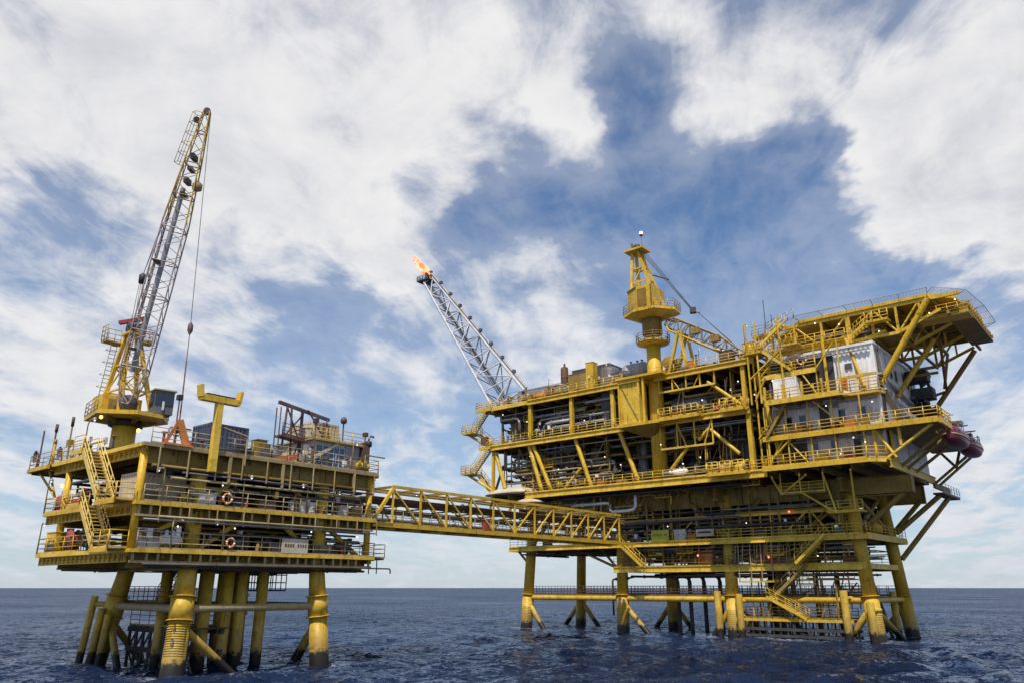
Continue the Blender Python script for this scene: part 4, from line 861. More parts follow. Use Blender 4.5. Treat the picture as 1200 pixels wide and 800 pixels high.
# plate girders on the leg tops carrying the main deck
for y in (YF, YB):
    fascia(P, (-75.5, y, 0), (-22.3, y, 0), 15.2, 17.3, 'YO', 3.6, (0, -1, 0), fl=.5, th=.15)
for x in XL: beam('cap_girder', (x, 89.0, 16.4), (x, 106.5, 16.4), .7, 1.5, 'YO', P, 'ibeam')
blk('cap_box', -27.9, -20.6, 91.3, 92.6, 15.35, 17.15, 'YO', P)
for p, q in (((-26.6, 91.9, 11.4), (-21.6, 91.9, 15.4)), ((-26.0, 104.8, 8.8), (-20.8, 109.5, 16.1)), ((-26.2, 104.6, 11.8), (-20.9, 105.4, 16.1)), ((-27, 103.8, 12), (-27, 93.5, 15.3)), ((-27.2, 93, 11.8), (-27.2, 102, 15.6))): bar('knee_brace', p, q, .3, 'YO', P)
# main, mezzanine and top decks
MX0, MX1, MY0, MY1 = -77.2, -34.4, 87.0, 107.0
for z, x0, x1, h in ((18.5, MX0, -22.2, .85), (26.0, MX0, -36.0, .7), (32.0, MX0, -35.0, .7)):
    deck(P, x0, x1, MY0+.2, MY1, z, joist=3.0, jdir='y', jh=.75)
    if z < 20: segs = [(-70.5, x1 if x1 > -30 else -36)]; segs = [(-70.5, -34.6)]
    elif z < 30: segs = [(x0, -53.5), (-48.0, -36.0)]
    else: segs = [(-70.0, -53.4), (-48.6, -35.0)]
    for a, b in segs:
        beam('edge_girder', (a, MY0, z-h/2), (b, MY0, z-h/2), .35, h, 'Y', P, 'ibeam'); railing([(a, MY0-.05, z), (b, MY0-.05, z)], P, 'Y', 1.15, 1.5, .04)
    beam('edge_girder', (x0-.05, MY0+.2, z-h/2), (x0-.05, MY1, z-h/2), .3, h, 'Y', P); railing([(x0, MY0+.2, z), (x0, MY1, z)], P, 'Y', 1.1, 1.6, .04)
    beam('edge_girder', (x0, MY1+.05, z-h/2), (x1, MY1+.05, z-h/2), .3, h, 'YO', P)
beam('edge_girder', (-77.2, 87.3, 31.75), (-70.0, 87.3, 31.75), .35, .5, 'Y', P); railing([(-77.2, 87.2, 32), (-70, 87.2, 32)], P, 'Y', 1.1, 1.2, .04)
# columns: upright in the upper storey, raking in the lower storey
for x in (-69.7, -62.2, -55.3, -36.5): beam('column', (x, 87.35, 25.9), (x, 87.35, 32.3), .5, .5, 'Y', P)
for x in (-76.6, -69.7, -62.2, -55, -48.5, -42, -36.5):
    beam('column', (x, 96.5, 18.5), (x, 96.5, 31.9), .45, .45, 'YO', P); beam('column', (x, 106.6, 18.5), (x, 106.6, 31.9), .45, .45, 'YO', P)
for (a, b) in (((581, 530), (592, 572)), ((620, 521), (636, 579)), ((624, 519), (647, 577)), ((673, 510), (694, 573)), ((724, 500), (748, 563)), ((887, 437), (917, 541)), ((829, 447), (876, 478)), ((832, 502), (867, 531)), ((806, 524), (787, 549)), ((681, 548), (662, 572)), ((832, 500), (819, 515))):
    p, q = onY(*a, 87.5), onY(*b, 87.5); bar('raking_brace', p, q, .30 if abs(p.z-q.z) > 5 else .22, 'Y', P)
beam('column', (-36.3, 87.4, 18.4), (-36.3, 87.4, 25.9), .55, .55, 'Y', P); beam('column', (-77, 87.4, 18.4), (-77, 87.4, 25.9), .4, .4, 'Y', P)
for a, b in (((618, 575), (600, 540)), ((590, 545), (576, 590)), ((640, 535), (655, 575))):
    p, q = onY(*a, 90), onY(*b, 90); bar('raking_brace', p, q, .2, 'YO', P)
# light trusses hung below the decks at the front
def hung(x0, x1, zt, zb, n, y=87.15, mt='Y'):
    b = beam('truss_rail', (x0, y, zb), (x1, y, zb), .2, .24, mt, P)
    for i in range(n+1):
        x = x0+(x1-x0)*i/n; beam('truss_post', (x, y, zb), (x, y, zt), .16, .16, mt, P)
    for i in (1, 2):
        xa, xb = x0+(x1-x0)*i/n, x0+(x1-x0)*(i+1)/n; p, q = ((xa, y, zt), ((xa+xb)/2, y, zb)) if i == 1 else ((xb, y, zt), ((xa+xb)/2, y, zb)); bar('truss_web', p, q, .08, mt, P, 'rod6')
hung(-48.0, -40.2, 31.3, 29.7, 4); hung(-48.2, -41.0, 25.4, 22.3, 3); hung(-68.8, -57.2, 25.3, 22.4, 3, 88.4, 'YO'); hung(-75.5, -70, 25.3, 22.6, 2, 88.4, 'YO'); hung(-68, -57, 22.4, 20.8, 3, 88.6, 'YO')
# dark back walls added to keep the module black inside, panels and pipework
for z0, z1, x0, x1 in ((18.6, 25.2, -71, -36.2), (26.1, 31.2, -71, -36.2)): corr('added_dark_wall', (x0, 100.5), (x1, 100.5), z0, z1, 'BW', P, .8, .12)
corr('added_dark_wall', (-60.5, 104.5), (-28, 104.5), 11.3, 15.0, 'BW', P, .8, .12)
for x0, x1, z0, z1, y, mt in ((-47.6, -41.5, 26.2, 29.6, 90.5, 'GD'), (-41.5, -37.0, 18.6, 22.6, 90.4, 'GD'), (-46.8, -42.8, 18.6, 21.0, 91.5, 'GD'), (-54.5, -51.5, 18.6, 24, 93, 'GD')): corr('panel_wall', (x0, y), (x1, y), z0, z1, mt, P, .7, .1)
mr = ['S', 'GD', 'YO', 'S', 'GD', 'S', 'YO', 'RU', 'GD', 'G']
maze(P, -76, -55, 88, 96, 18.6, 25.2, 70, 11, mr, (.08, .24), (2.5, 1, 1.4)); maze(P, -76, -55, 88, 96, 26.1, 31.2, 60, 12, mr, (.08, .26), (2.5, 1, 1.4))
maze(P, -55, -36.5, 88.3, 95, 18.6, 25.2, 54, 13, mr, (.07, .2), (2.5, 1, 1.4)); maze(P, -50, -36.5, 88.5, 95, 26.1, 31.2, 36, 14, mr, (.07, .2), (2.5, 1, 1.4))
maze(P, -60, -27, 90.5, 102, 11.3, 15.4, 80, 15, ['S', 'S', 'YO', 'GD', 'RU'], (.07, .2), (2.5, 1, 1)); maze(P, -57, -27, 91.4, 103, 8.2, 10.6, 80, 16, ['S', 'YO', 'RU', 'GD'], (.06, .16), (2, 1, 1.6))
maze(P, -75, -58, 90.6, 103, 9.8, 10.5, 16, 17, ['S'], (.08, .14), (3, 1, .2)); maze(P, -57, -28, 91.4, 104, 6.6, 7.3, 30, 18, ['S', 'S', 'RU'], (.08, .16), (3, 1, .3)); maze(P, -72, -37, 88.5, 105, 16.9, 17.7, 30, 19, ['S', 'S', 'GD'], (.1, .2), (3, 1, .1))
maze(P, -76, -55, 89, 100, 32.1, 35.0, 44, 20, ['YO', 'GD', 'G', 'Y', 'TAN'], (.07, .2), (2.5, 1, 1.2)); maze(P, -46, -36, 89, 98, 32.1, 33.8, 22, 21, ['YO', 'GD', 'Y', 'RU'], (.07, .16), (2, 1, 1))
# the long bright pipes seen on the front
pipe(P, [(-64, 89.2, 16.4), (-57.6, 89.2, 16.4), (-57.6, 89.2, 15.2), (-54.8, 89.2, 15.2), (-53.6, 89.2, 15.4), (-53.6, 89.2, 17.4)], .2, 'W')
for x, z in ((-66, 27.6), (-66, 28.6), (-70, 29.6)): pipe(P, [(x, 88.2, z), (x+6, 88.2, z), (x+9.5, 88.3, z)], .22, 'G')
pipe(P, [(-67.6, 88.0, 26.2), (-67.6, 88.0, 28.3), (-63.0, 88.0, 28.3)], .28, 'G'); pipe(P, [(-66.6, 88.1, 26.2), (-66.6, 88.1, 27.6), (-63.0, 88.1, 27.6)], .22, 'G')
for z in (20.2, 21.4, 23.2): pipe(P, [(-75, 88.2, z), (-57, 88.2, z)], .12, 'TAN')
# risers turning down into the sea
for k, x in enumerate((-50.5, -49.0, -47.2, -45.2)):
    pipe(P, [(x-3.2, 93.5+k*.4, 7.0), (x, 93.5+k*.4, 7.0), (x, 93.5+k*.4, -3)], .26, 'S', 'riser')
for x in (-39.5, -38.2, -36.8, -34.0, -31.5): pipe(P, [(x, 97, 7.2), (x, 97, -3)], .3, 'S', 'riser')
for x in (-40.2, -38.9): MB().tube([(x, 99, -3), (x, 99, 7.3)], .5, 14).build('caisson', 'YL', P)
pipe(P, [(-59.2, 91.6, 2.0), (-59.2, 91.6, 6.6), (-57.2, 91.6, 6.6), (-55.6, 91.6, 6.9)], .13, 'S'); pipe(P, [(-72.2, 91.2, 10.0), (-62.5, 91.2, 10.0), (-58.6, 91.2, 9.6)], .12, 'S')
bar('riser', (-29.5, 100, 11), (-26.8, 100, -1), .2, 'S', P)
# boat landing and lower stairs between the two right-hand front legs
for z, mt in ((2.0, 'Y'), (1.0, 'S'), (.3, 'S')): beam('landing_beam', (-41.5, 90.6, z), (-28.2, 90.6, z), .3, .3, mt, P); beam('landing_beam', (-41.5, 93.2, z-.05), (-28.2, 93.2, z-.05), .3, .3, mt, P)
for x in np.arange(-41.2, -28.2, .82):
    bar('landing_post', (x, 90.6, 2.0), (x, 90.6, -.8), .10, 'S', P, 'rod6'); bar('landing_post', (x+.3, 93.2, 2.0), (x+.3, 93.2, -.8), .1, 'S', P, 'rod6'); beam('landing_plank', (x+.4, 90.5, 2.2), (x+.4, 93.3, 2.2), .6, .08, 'YO', P)
railing([(-41.4, 90.55, 2.24), (-28.4, 90.55, 2.24)], P, 'YO', r=.035); railing([(-41.4, 93.2, 2.24), (-28.4, 93.2, 2.24)], P, 'YO', r=.035)
stair(P, (-33.0, 90.0, 2.2), (-37.4, 90.0, 4.5), (0, 1, 0), 1.0, 'Y'); stair(P, (-33.4, 89.4, 8.1), (-29.8, 89.4, 11.2), (0, 1, 0), 1.0, 'Y'); stair(P, (-53.0, 89.0, 8.1), (-56.6, 89.0, 11.2), (0, 1, 0), 1.0, 'Y'); stair(P, (-36.5, 90.2, 4.6), (-32.4, 90.2, 8.0), (0, 1, 0), 1.0, 'YO')
pk = MB()
for k in range(10): x = -41.2+k*.9; pk.tube([(x, 90.75, 8.0), (x+.35, 90.75, 11.0)], .07, 5)
pk.build('pipe_rack', 'TAN', P)
blk('hanging_landing', -40.8, -36.5, 90.6, 92, 6.1, 6.25, 'Y', P)
for x in (-40.7, -39.2, -37.9, -36.6): bar('hanger_post', (x, 90.65, 6.2), (x+.1, 90.65, 10.6), .07, 'TAN', P, 'rod6')
for x in (-33.4, -31.2, -28.6): bar('hanger_post', (x, 87.6, 18.0), (x, 87.6, 15.6), .08, 'Y', P, 'rod6')
for p, q in (((-34.5, 87.6, 17.8), (-33.4, 87.6, 15.6)), ((-33.4, 87.6, 15.6), (-30.4, 87.6, 17.6)), ((-31.2, 87.6, 15.7), (-27.6, 87.6, 13.2)), ((-28.6, 87.6, 17.6), (-27.6, 87.6, 13.3)), ((-25.6, 87.6, 17.8), (-25.6, 87.6, 13.3)), ((-35, 90.8, 11.3), (-31.6, 90.8, 14.2)), ((-31.6, 90.8, 14.0), (-29.6, 90.8, 11.3))): bar('hanger_brace', p, q, .11, 'Y', P, 'rod6')
beam('hanging_landing', (-33.6, 88.2, 15.6), (-28.4, 88.2, 15.6), 1.3, .16, 'YO', P); beam('hanging_landing', (-28.6, 88.2, 13.3), (-24.8, 88.2, 13.3), 1.3, .16, 'Y', P); railing([(-28.6, 87.6, 13.4), (-24.8, 87.6, 13.4)], P, 'Y', r=.04); railing([(-33.6, 87.6, 15.7), (-28.6, 87.6, 15.7)], P, 'Y', r=.04)
for x, z0, z1 in ((-55.5, 8, 11), (-53, 11.2, 13.8), (-51, 8, 10.8), (-48.4, 11.2, 15), (-46, 8.1, 10.9), (-40.5, 11.2, 14.9), (-38.8, 8, 10.8), (-36.2, 11.2, 13.8), (-34.6, 8.1, 10.8), (-32.5, 11.2, 15), (-30.6, 8.1, 10.9), (-54.4, 13.9, 16.4), (-45, 13.9, 17), (-33.8, 14, 17)): bar('pipe_support', (x, 91.0, z0), (x+.15, 91.0, z1), .1, 'YO', P, 'rod6')
blk('hanging_landing', -33, -27.8, 91.5, 93, 6.3, 6.42, 'YO', P); railing([(-33, 91.5, 6.42), (-27.8, 91.5, 6.42)], P, 'YO')
# crane access box and roof on the front
def access():
    b = thing('access_house', 'yellow boxed plate housing projecting from the front of the large platform below its crane', 'housing', (-51.5, 86.5, 25.9))
    blk('wall', -53.2, -50.4, 85.9, 88.0, 26.0, 31.4, 'Y', b); blk('roof', -53.6, -46.6, 85.4, 88.2, 31.9, 32.2, 'Y', b); blk('roof_beam', -53.4, -50.0, 85.6, 88.1, 31.41, 31.89, 'Y', b)
    blk('floor', -53.6, -47.4, 85.4, 88.4, 25.5, 25.9, 'Y', b); MB().add([(-53.4, 85.5, 25.49), (-47.8, 85.5, 25.49), (-50.5, 87.8, 24.2), (-49.5, 87.8, 24.2), (-53.4, 88.2, 25.49), (-47.8, 88.2, 25.49)], [(0, 1, 3, 2), (1, 5, 3), (0, 2, 4), (2, 3, 5, 4), (0, 4, 5, 1)]).build('haunch', 'YO', b)
    for x in (-53.3, -50.3, -49.6): beam('corner_post', (x, 85.8, 25.9), (x, 85.8, 31.9), .24, .24, 'Y', b)
    beam('panel_brace', (-53.1, 85.86, 31.2), (-50.6, 85.86, 26.2), .06, .14, 'YO', b)
access()
# railed bay platforms on the front edge
for x0, x1, z in ((-47.6, -41.9, 26.0), (-41.5, -36.6, 18.5), (-39.2, -36.2, 26.0)):
    blk('bay_platform', x0, x1, 85.7, 86.95, z-.25, z-.05, 'Y', P); beam('bay_edge', (x0, 85.65, z-.2), (x1, 85.65, z-.2), .12, .36, 'Y', P)
    n = 3
    for i in range(n): a = x0+(x1-x0)*i/n; railing([(a+.1, 85.65, z), (a+(x1-x0)/n-.15, 85.65, z)], P, 'Y', 1.25, .7, .055, name='railing_panel')
    railing([(x0, 86.9, z), (x0, 85.65, z)], P, 'Y'); railing([(x1, 86.9, z), (x1, 85.65, z)], P, 'Y')
# zigzag stairs at the far left end
for x0, x1, z0, z1 in ((-81.2, -77.4, 22.3, 26.0), (-81.2, -78.0, 28.6, 32.0), (-81.0, -77.6, 22.3, 18.6), (-81.2, -77.6, 28.6, 26.0)):
    lo, hi = ((x0, 86.9, z0), (x1, 86.9, z1)) if z1 > z0 else ((x1, 88.0, z1), (x0, 88.0, z0)); stair(P, lo, hi, (0, 1, 0), 1.0, 'Y')
for z in (22.3, 28.6):
    blk('stair_landing', -83.0, -81.0, 86.6, 89.2, z-.2, z, 'Y', P); railing([(-81.0, 86.6, z), (-83.0, 86.6, z), (-83.0, 89.2, z), (-81, 89.2, z)], P, 'Y', 1.15, .8, .045); bar('knee_brace', (-82.6, 88, z-.2), (-77.4, 88, z-3.0), .18, 'Y', P)
deck(P, -79.6, -77.2, 87.0, 100, 26.0, joist=2, jdir='x', jh=.3); beam('edge_girder', (-79.6, 86.95, 25.8), (-77.2, 86.95, 25.8), .2, .4, 'Y', P); railing([(-79.6, 100, 26), (-79.6, 87, 26), (-77.3, 87, 26)], P, 'Y')
deck(P, -80.4, -77.2, 87.0, 104, 32.0, joist=2, jdir='x', jh=.3); beam('edge_girder', (-80.4, 86.95, 31.8), (-77.2, 86.95, 31.8), .2, .5, 'Y', P); railing([(-80.4, 104, 32), (-80.4, 87, 32), (-77.3, 87, 32)], P, 'Y', r=.045)
for x in (-76.2, -73.5, -71): beam('column', (x, 88.6, 26), (x, 88.6, 31.6), .28, .28, 'YO', P)
blk('red_cabinet', -79.2, -78.2, 86.9, 87.6, 26.4, 27.6, 'RU', P)
for p in ((-75, 87.2, 30.6), (-64.8, 87.4, 21.4), (-54.2, 87.1, 29.6), (-54.4, 87.2, 21), (-45.2, 87, 20.2), (-41.6, 86.2, 27.6), (-36.8, 86.3, 29.2), (-48.1, 86.9, 22.9), (-42.4, 86.2, 20.6), (-70.6, 87.6, 29), (-66, 88, 19.6), (-57.5, 88.2, 22.5), (-49.8, 90.5, 13.0), (-39.2, 90.5, 12.9), (-31.2, 90.6, 8.9), (-34.8, 86.0, 27.2), (-58.6, 91, 12.6), (-60.0, 87.2, 27.7), (-70, 87.5, 23.8)): lamp(p, 'LW', P, .15)
for p in ((-45.8, 90.4, 9.3), (-33.8, 90.3, 13.9), (-36.8, 90.4, 8.9)): lamp(p, 'LR', P, .11)
for (x, y, z, h, ar) in ((-74, 87, 26, 2.3, (.3, -.3, 0)), (-71.4, 87, 26, 3.2, (0, -.3, 0)), (-38, 87, 26, 2.6, (0, -.3, 0)), (-56, 87, 32, 3, (.3, -.3, 0)), (-66, 87, 32, 2.5, (.3, -.3, 0)), (-42, 87, 32, 2.5, (.3, -.3, 0)), (-36, 87.5, 32, 4.5, (.5, 0, 0)), (-68, 87, 26, 2.4, (.3, 0, 0))): flood(P, (x, y, z), h, ar)

for x0, x1, y, z, n, sd_ in ((-70, -36, 87.0, 18.5, 40, 1), (-77, -53.5, 87.0, 26, 30, 2), (-48, -36, 87, 26, 16, 3), (-77, -53.5, 87, 32, 36, 4), (-48.5, -35.5, 87, 32, 22, 5), (-58, -27, 90.9, 8.05, 34, 6), (-60, -26, 90.1, 11.15, 34, 7), (-75.5, -60, 90.1, 11.15, 8, 8)):
    edge_clutter(P, (x0, y, z), (x1, y, z), (0, -1, 0), n, 80+sd_, (0, 2.2))
for x0, x1, y, z in ((-69, -36, 88.2, 24.6), (-76, -54, 88.2, 30.6), (-59, -27, 90.9, 14.6), (-58, -27, 91.3, 10.2), (-47.5, -36.5, 88.4, 24.9)): blk('cable_tray', x0, x1, y, y+.5, z, z+.1, 'G', P)
def framing(x0, x1, y, z0, z1, n, seed, mats=('Y', 'YO', 'YO', 'TAN')):
    """secondary steel standing in a storey: posts, rails at odd heights, diagonals, small hung ledges"""
    k = random.Random(seed); xs = sorted(k.uniform(x0, x1) for _ in range(n)); H = z1-z0
    for x in xs: yy = y+k.uniform(-.5, 1.6); b = k.choice((0, 0, .3, .5)); t_ = k.choice((1, 1, .75, .5)); beam('frame_post', (x, yy, z0+H*b*.6), (x, yy, z0+H*(b*.6+(1-b*.6)*t_)), .13, .13, k.choice(mats), P)
    for a, c in zip(xs[:-1], xs[1:]):
        u = k.random(); yy = y+k.uniform(-.4, 1.2); zz = z0+H*k.uniform(.2, .85)
        if u < .55: beam('frame_rail', (a, yy, zz), (c+.4, yy, zz), .1, .14, k.choice(mats), P)
        if u > .35: bar('frame_diagonal', (a, yy, z0+H*k.uniform(.0, .4)), (c, yy, z0+H*k.uniform(.6, 1)), .075, k.choice(mats), P, 'rod6')
        if u > .8: beam('hung_ledge', (a, yy, zz), (min(a+2.2, x1), yy, zz), .8, .1, 'YO', P); railing([(a, yy-.4, zz), (min(a+2.2, x1), yy-.4, zz)], P, 'Y', 1.0, .8, .035)
for i, a in enumerate(((-76, -55, 88.8, 18.6, 25.2, 17), (-47.5, -37, 88.6, 18.6, 25.2, 12), (-76, -56, 88.8, 26.1, 31.2, 13), (-47.5, -37, 88.6, 26.1, 31.2, 9), (-59.5, -27.5, 91.2, 8.1, 10.7, 26), (-59.5, -27.5, 91.0, 11.2, 15.0, 26), (-57, -27.5, 97, 8.1, 10.7, 14), (-40.5, -28, 91.4, 2.3, 7.4, 15), (-40.5, -28, 94, 2.3, 7.4, 12), (-70, -36, 89.2, 15.2, 17.6, 16))): framing(*a, 200+i)
for x in np.arange(-59.2, -44, 1.25): bar('top_lattice', (x, 89.6, 16.0), (x+.9, 89.6, 17.6), .06, 'YO', P, 'rod6')
# ---- things standing on the production platform
column_vessel('tall grey round vessel rising through the top deck left of the platform crane', (-57.0, 89.6, 26.0), 9.4, 1.45, 'GD')
vessel('long grey horizontal vessel in the upper storey between the first two columns', (-66.0, 91.0, 26.0), 5.5, 1.15, 'x', 'GD', leg=.9); vessel('dark horizontal vessel in the upper storey between second and third columns', (-59.9, 92.5, 26.0), 3.4, 1.2, 'x', 'GD', leg=.6)
column_vessel('squat dark vessel behind rails at far left end of upper storey', (-74.0, 90.0, 26.0), 5.0, 1.35, 'GD'); column_vessel('thin dark column vessel in the far left lower storey', (-72.2, 90.5, 18.5), 5.8, .7, 'GD')
column_vessel('grey column vessel in the lower storey behind the middle raking braces', (-60.4, 90.6, 18.5), 6.0, .8, 'GD'); column_vessel('grey column vessel in lower storey left of the crane pedestal', (-53.0, 90.8, 18.5), 6.2, .7, 'G')
vessel('white horizontal tank on the main deck right of the crane pedestal', (-46.3, 87.8, 18.5), 2.2, .45, 'x', 'W', 'small_tank', 'tank', .3); vessel('grey horizontal tank on main deck beside the white tank', (-48.3, 88.3, 18.5), 2.0, .5, 'x', 'GD', 'small_tank', 'tank', .2)
vessel('large purple grey horizontal vessel behind railed bay in upper storey', (-44.6, 89.6, 26.0), 4.6, 1.3, 'x', 'GD', leg=.5)
for i, (x, mt, lb) in enumerate(((-64.5, 'YO', 'yellow pump skid on the main deck under the left raking braces'), (-58.0, 'GD', 'grey pump skid on main deck between the middle raking braces'), (-68.0, 'RU', 'rusty pump skid on main deck at the far left raking brace'))): pump_skid(lb, (x, 88.6, 18.5), 3.0, 1.6, 2.0, mt)
for i, (x, mt, lb) in enumerate(((-40.0, 'OR', 'orange pump skid behind the railed bay on the main deck'), (-38.0, 'Y', 'yellow pump skid at right end of main deck railed bay'))): pump_skid(lb, (x, 88.0, 18.5), 1.7, 1.3, 1.5, mt)
for i, (x, mt, lb) in enumerate(((-40.2, 'RD', 'red firefighting skid on the upper storey right of the railed bay'), (-38.2, 'RD', 'red pump skid beside right column of the upper storey'))): pump_skid(lb, (x, 87.9, 26.0), 1.6, 1.2, 1.3, mt)
container('long pale grey machinery house on the far left of the large platform top deck', (-71.0, 93.5, 32.0), 9.0, 4.0, 3.1, 'G', name='machinery_house', cat='machinery house')
container('grey turbine enclosure on top deck between the stack and the crane', (-61.2, 93.0, 32.0), 6.5, 4.0, 4.4, 'GD', name='turbine_enclosure', cat='enclosure'); cabinet('yellow equipment box on top deck in front of the grey turbine enclosure', (-61.8, 89.0, 32.0), 3.2, 1.4, 3.0, 'YO', doors=3); cabinet('yellow walkway cabinet high on top deck next to round vessel', (-59.6, 88.8, 32.0), 1.2, 1.2, 4.2, 'Y', doors=1)
column_vessel('short tapered brown exhaust stack on top deck left of the turbine enclosure', (-65.6, 90.5, 32.0), 5.2, .55, 'RU', 'exhaust_stack', 'stack'); hose_reel('yellow cable drum on the top deck right of the crane pedestal', (-46.8, 88.2, 32.1), 1.2, 'YO')
pump_skid('orange machinery row behind the top deck railing at left', (-67.8, 88.4, 32.0), 5.0, 1.5, 1.7, 'OR'); pump_skid('yellow machinery behind the top deck railing near the stack', (-64.4, 88.2, 32.0), 2.8, 1.4, 1.8, 'YO')
cabinet('brown cabinet on top deck at the boom tip of right crane', (-38.6, 87.9, 32.0), 1.6, 1.2, 1.6, 'RU'); cabinet('yellow cabinet on the top deck right corner by the accommodation stairs', (-35.8, 88.4, 32.0), 1.4, 1.2, 2.2, 'Y'); cabinet('orange box on top deck under the resting crane boom', (-43.6, 88.0, 32.0), 1.3, 1.0, 1.3, 'OR', doors=1)
vessel('grey cooler cylinder on top deck behind the crane pedestal', (-53.6, 91.0, 32.0), 3.0, 1.2, 'x', 'G', 'cooler', 'cooler', 1.2)
t = thing('sign_board', 'bright green yellow sign board on railing below the main module', 'sign', (-50.9, 89.9, 11.2)); blk('board', -51.9, -49.4, 89.9, 89.96, 11.25, 12.55, 'BG', t)
for k in range(8):
    if k != 5: blk('faded_letter', -51.6+k*.25, -51.43+k*.25, 89.885, 89.895, 11.8, 12.1, 'YO', t)
t = thing('sign_board', 'pale weathered sign board on railing left of the third front leg', 'sign', (-44.4, 89.9, 11.2)); blk('board', -45.6, -43.2, 89.9, 89.96, 11.55, 12.4, 'C', t); blk('faded_letter', -45.3, -43.6, 89.885, 89.895, 11.9, 12.15, 'RU', t)
cabinet('white cabinet beside the green yellow sign board', (-48.2, 90.8, 11.15), 1.6, .6, 1.3, 'W', doors=2)
for i, (x, z, mt, lb) in enumerate(((-56.2, 8.05, 'YO', 'yellow crate-like cabinet on low deck beside the second front leg'), (-45.4, 8.05, 'OR', 'orange lit equipment box on the low deck left of third front leg'), (-37.6, 8.05, 'RD', 'red box on the low deck right of third front leg'), (-36.0, 8.05, 'RD', 'second red box on the low deck further right of third front leg'))): cabinet(lb, (x, 92.0, z), 2.0, 1.2, 1.8, mt)
for i, (x, mt, lb) in enumerate(((-43.6, 'RD', 'red pump skid on low deck at the third front leg'), (-47.6, 'RU', 'rusty pump skid on the low deck left of the orange box'), (-33.0, 'YO', 'yellow pump skid on low deck near the right front leg'))): pump_skid(lb, (x, 93.0, 8.05), 2.2, 1.4, 1.7, mt)
vessel('yellow horizontal drum on cellar deck beside the right corner leg', (-26.6, 97.5, 11.15), 2.0, .6, 'y', 'Y', 'drum_tank', 'tank', .3); vessel('grey drum vessel on cellar deck behind hanging posts', (-38.0, 95.0, 11.15), 5, 1.0, 'x', 'GD'); vessel('dark drum vessel on the cellar deck behind sign board', (-52, 95.5, 11.15), 5, 1.1, 'x', 'GD')
def cover_boat(label, x0, x1, y, z, w, h):
    t = thing('covered_raft', label, 'raft', ((x0+x1)/2, y, z)); cx, a = (x0+x1)/2, (x1-x0)/2; n = 28
    def ringp(f, zz): return [V((cx+a*f*math.copysign(abs(math.cos(t_))**.8, math.cos(t_)), y+w*f*math.sin(t_), zz)) for t_ in [2*math.pi*k/n for k in range(n)]]
    m = MB(); rings = [ringp(.9, z), ringp(1, z+.18), ringp(1, z+.3), ringp(.8, z+h*.7), ringp(.45, z+h), ringp(.02, z+h*1.05)]; vs = [p for r_ in rings for p in r_]
    m.add(vs, [(i*n+k, i*n+(k+1) % n, (i+1)*n+(k+1) % n, (i+1)*n+k) for i in range(len(rings)-1) for k in range(n)], True); m.add(rings[0], [tuple(range(n))[::-1]]); m.build('cover', 'C', t)
    m = MB(); m.tube(rings[1]+[rings[1][0]], .12, 6).build('rim', 'C', t)
cover_boat('large flat cream covered oval at the left end below the process decks', -79.2, -69.5, 88.6, 18.6, 2.0, 1.0); cover_boat('smaller flat cream covered oval hanging under the larger one', -72.6, -67.6, 87.2, 16.9, 1.1, .7)

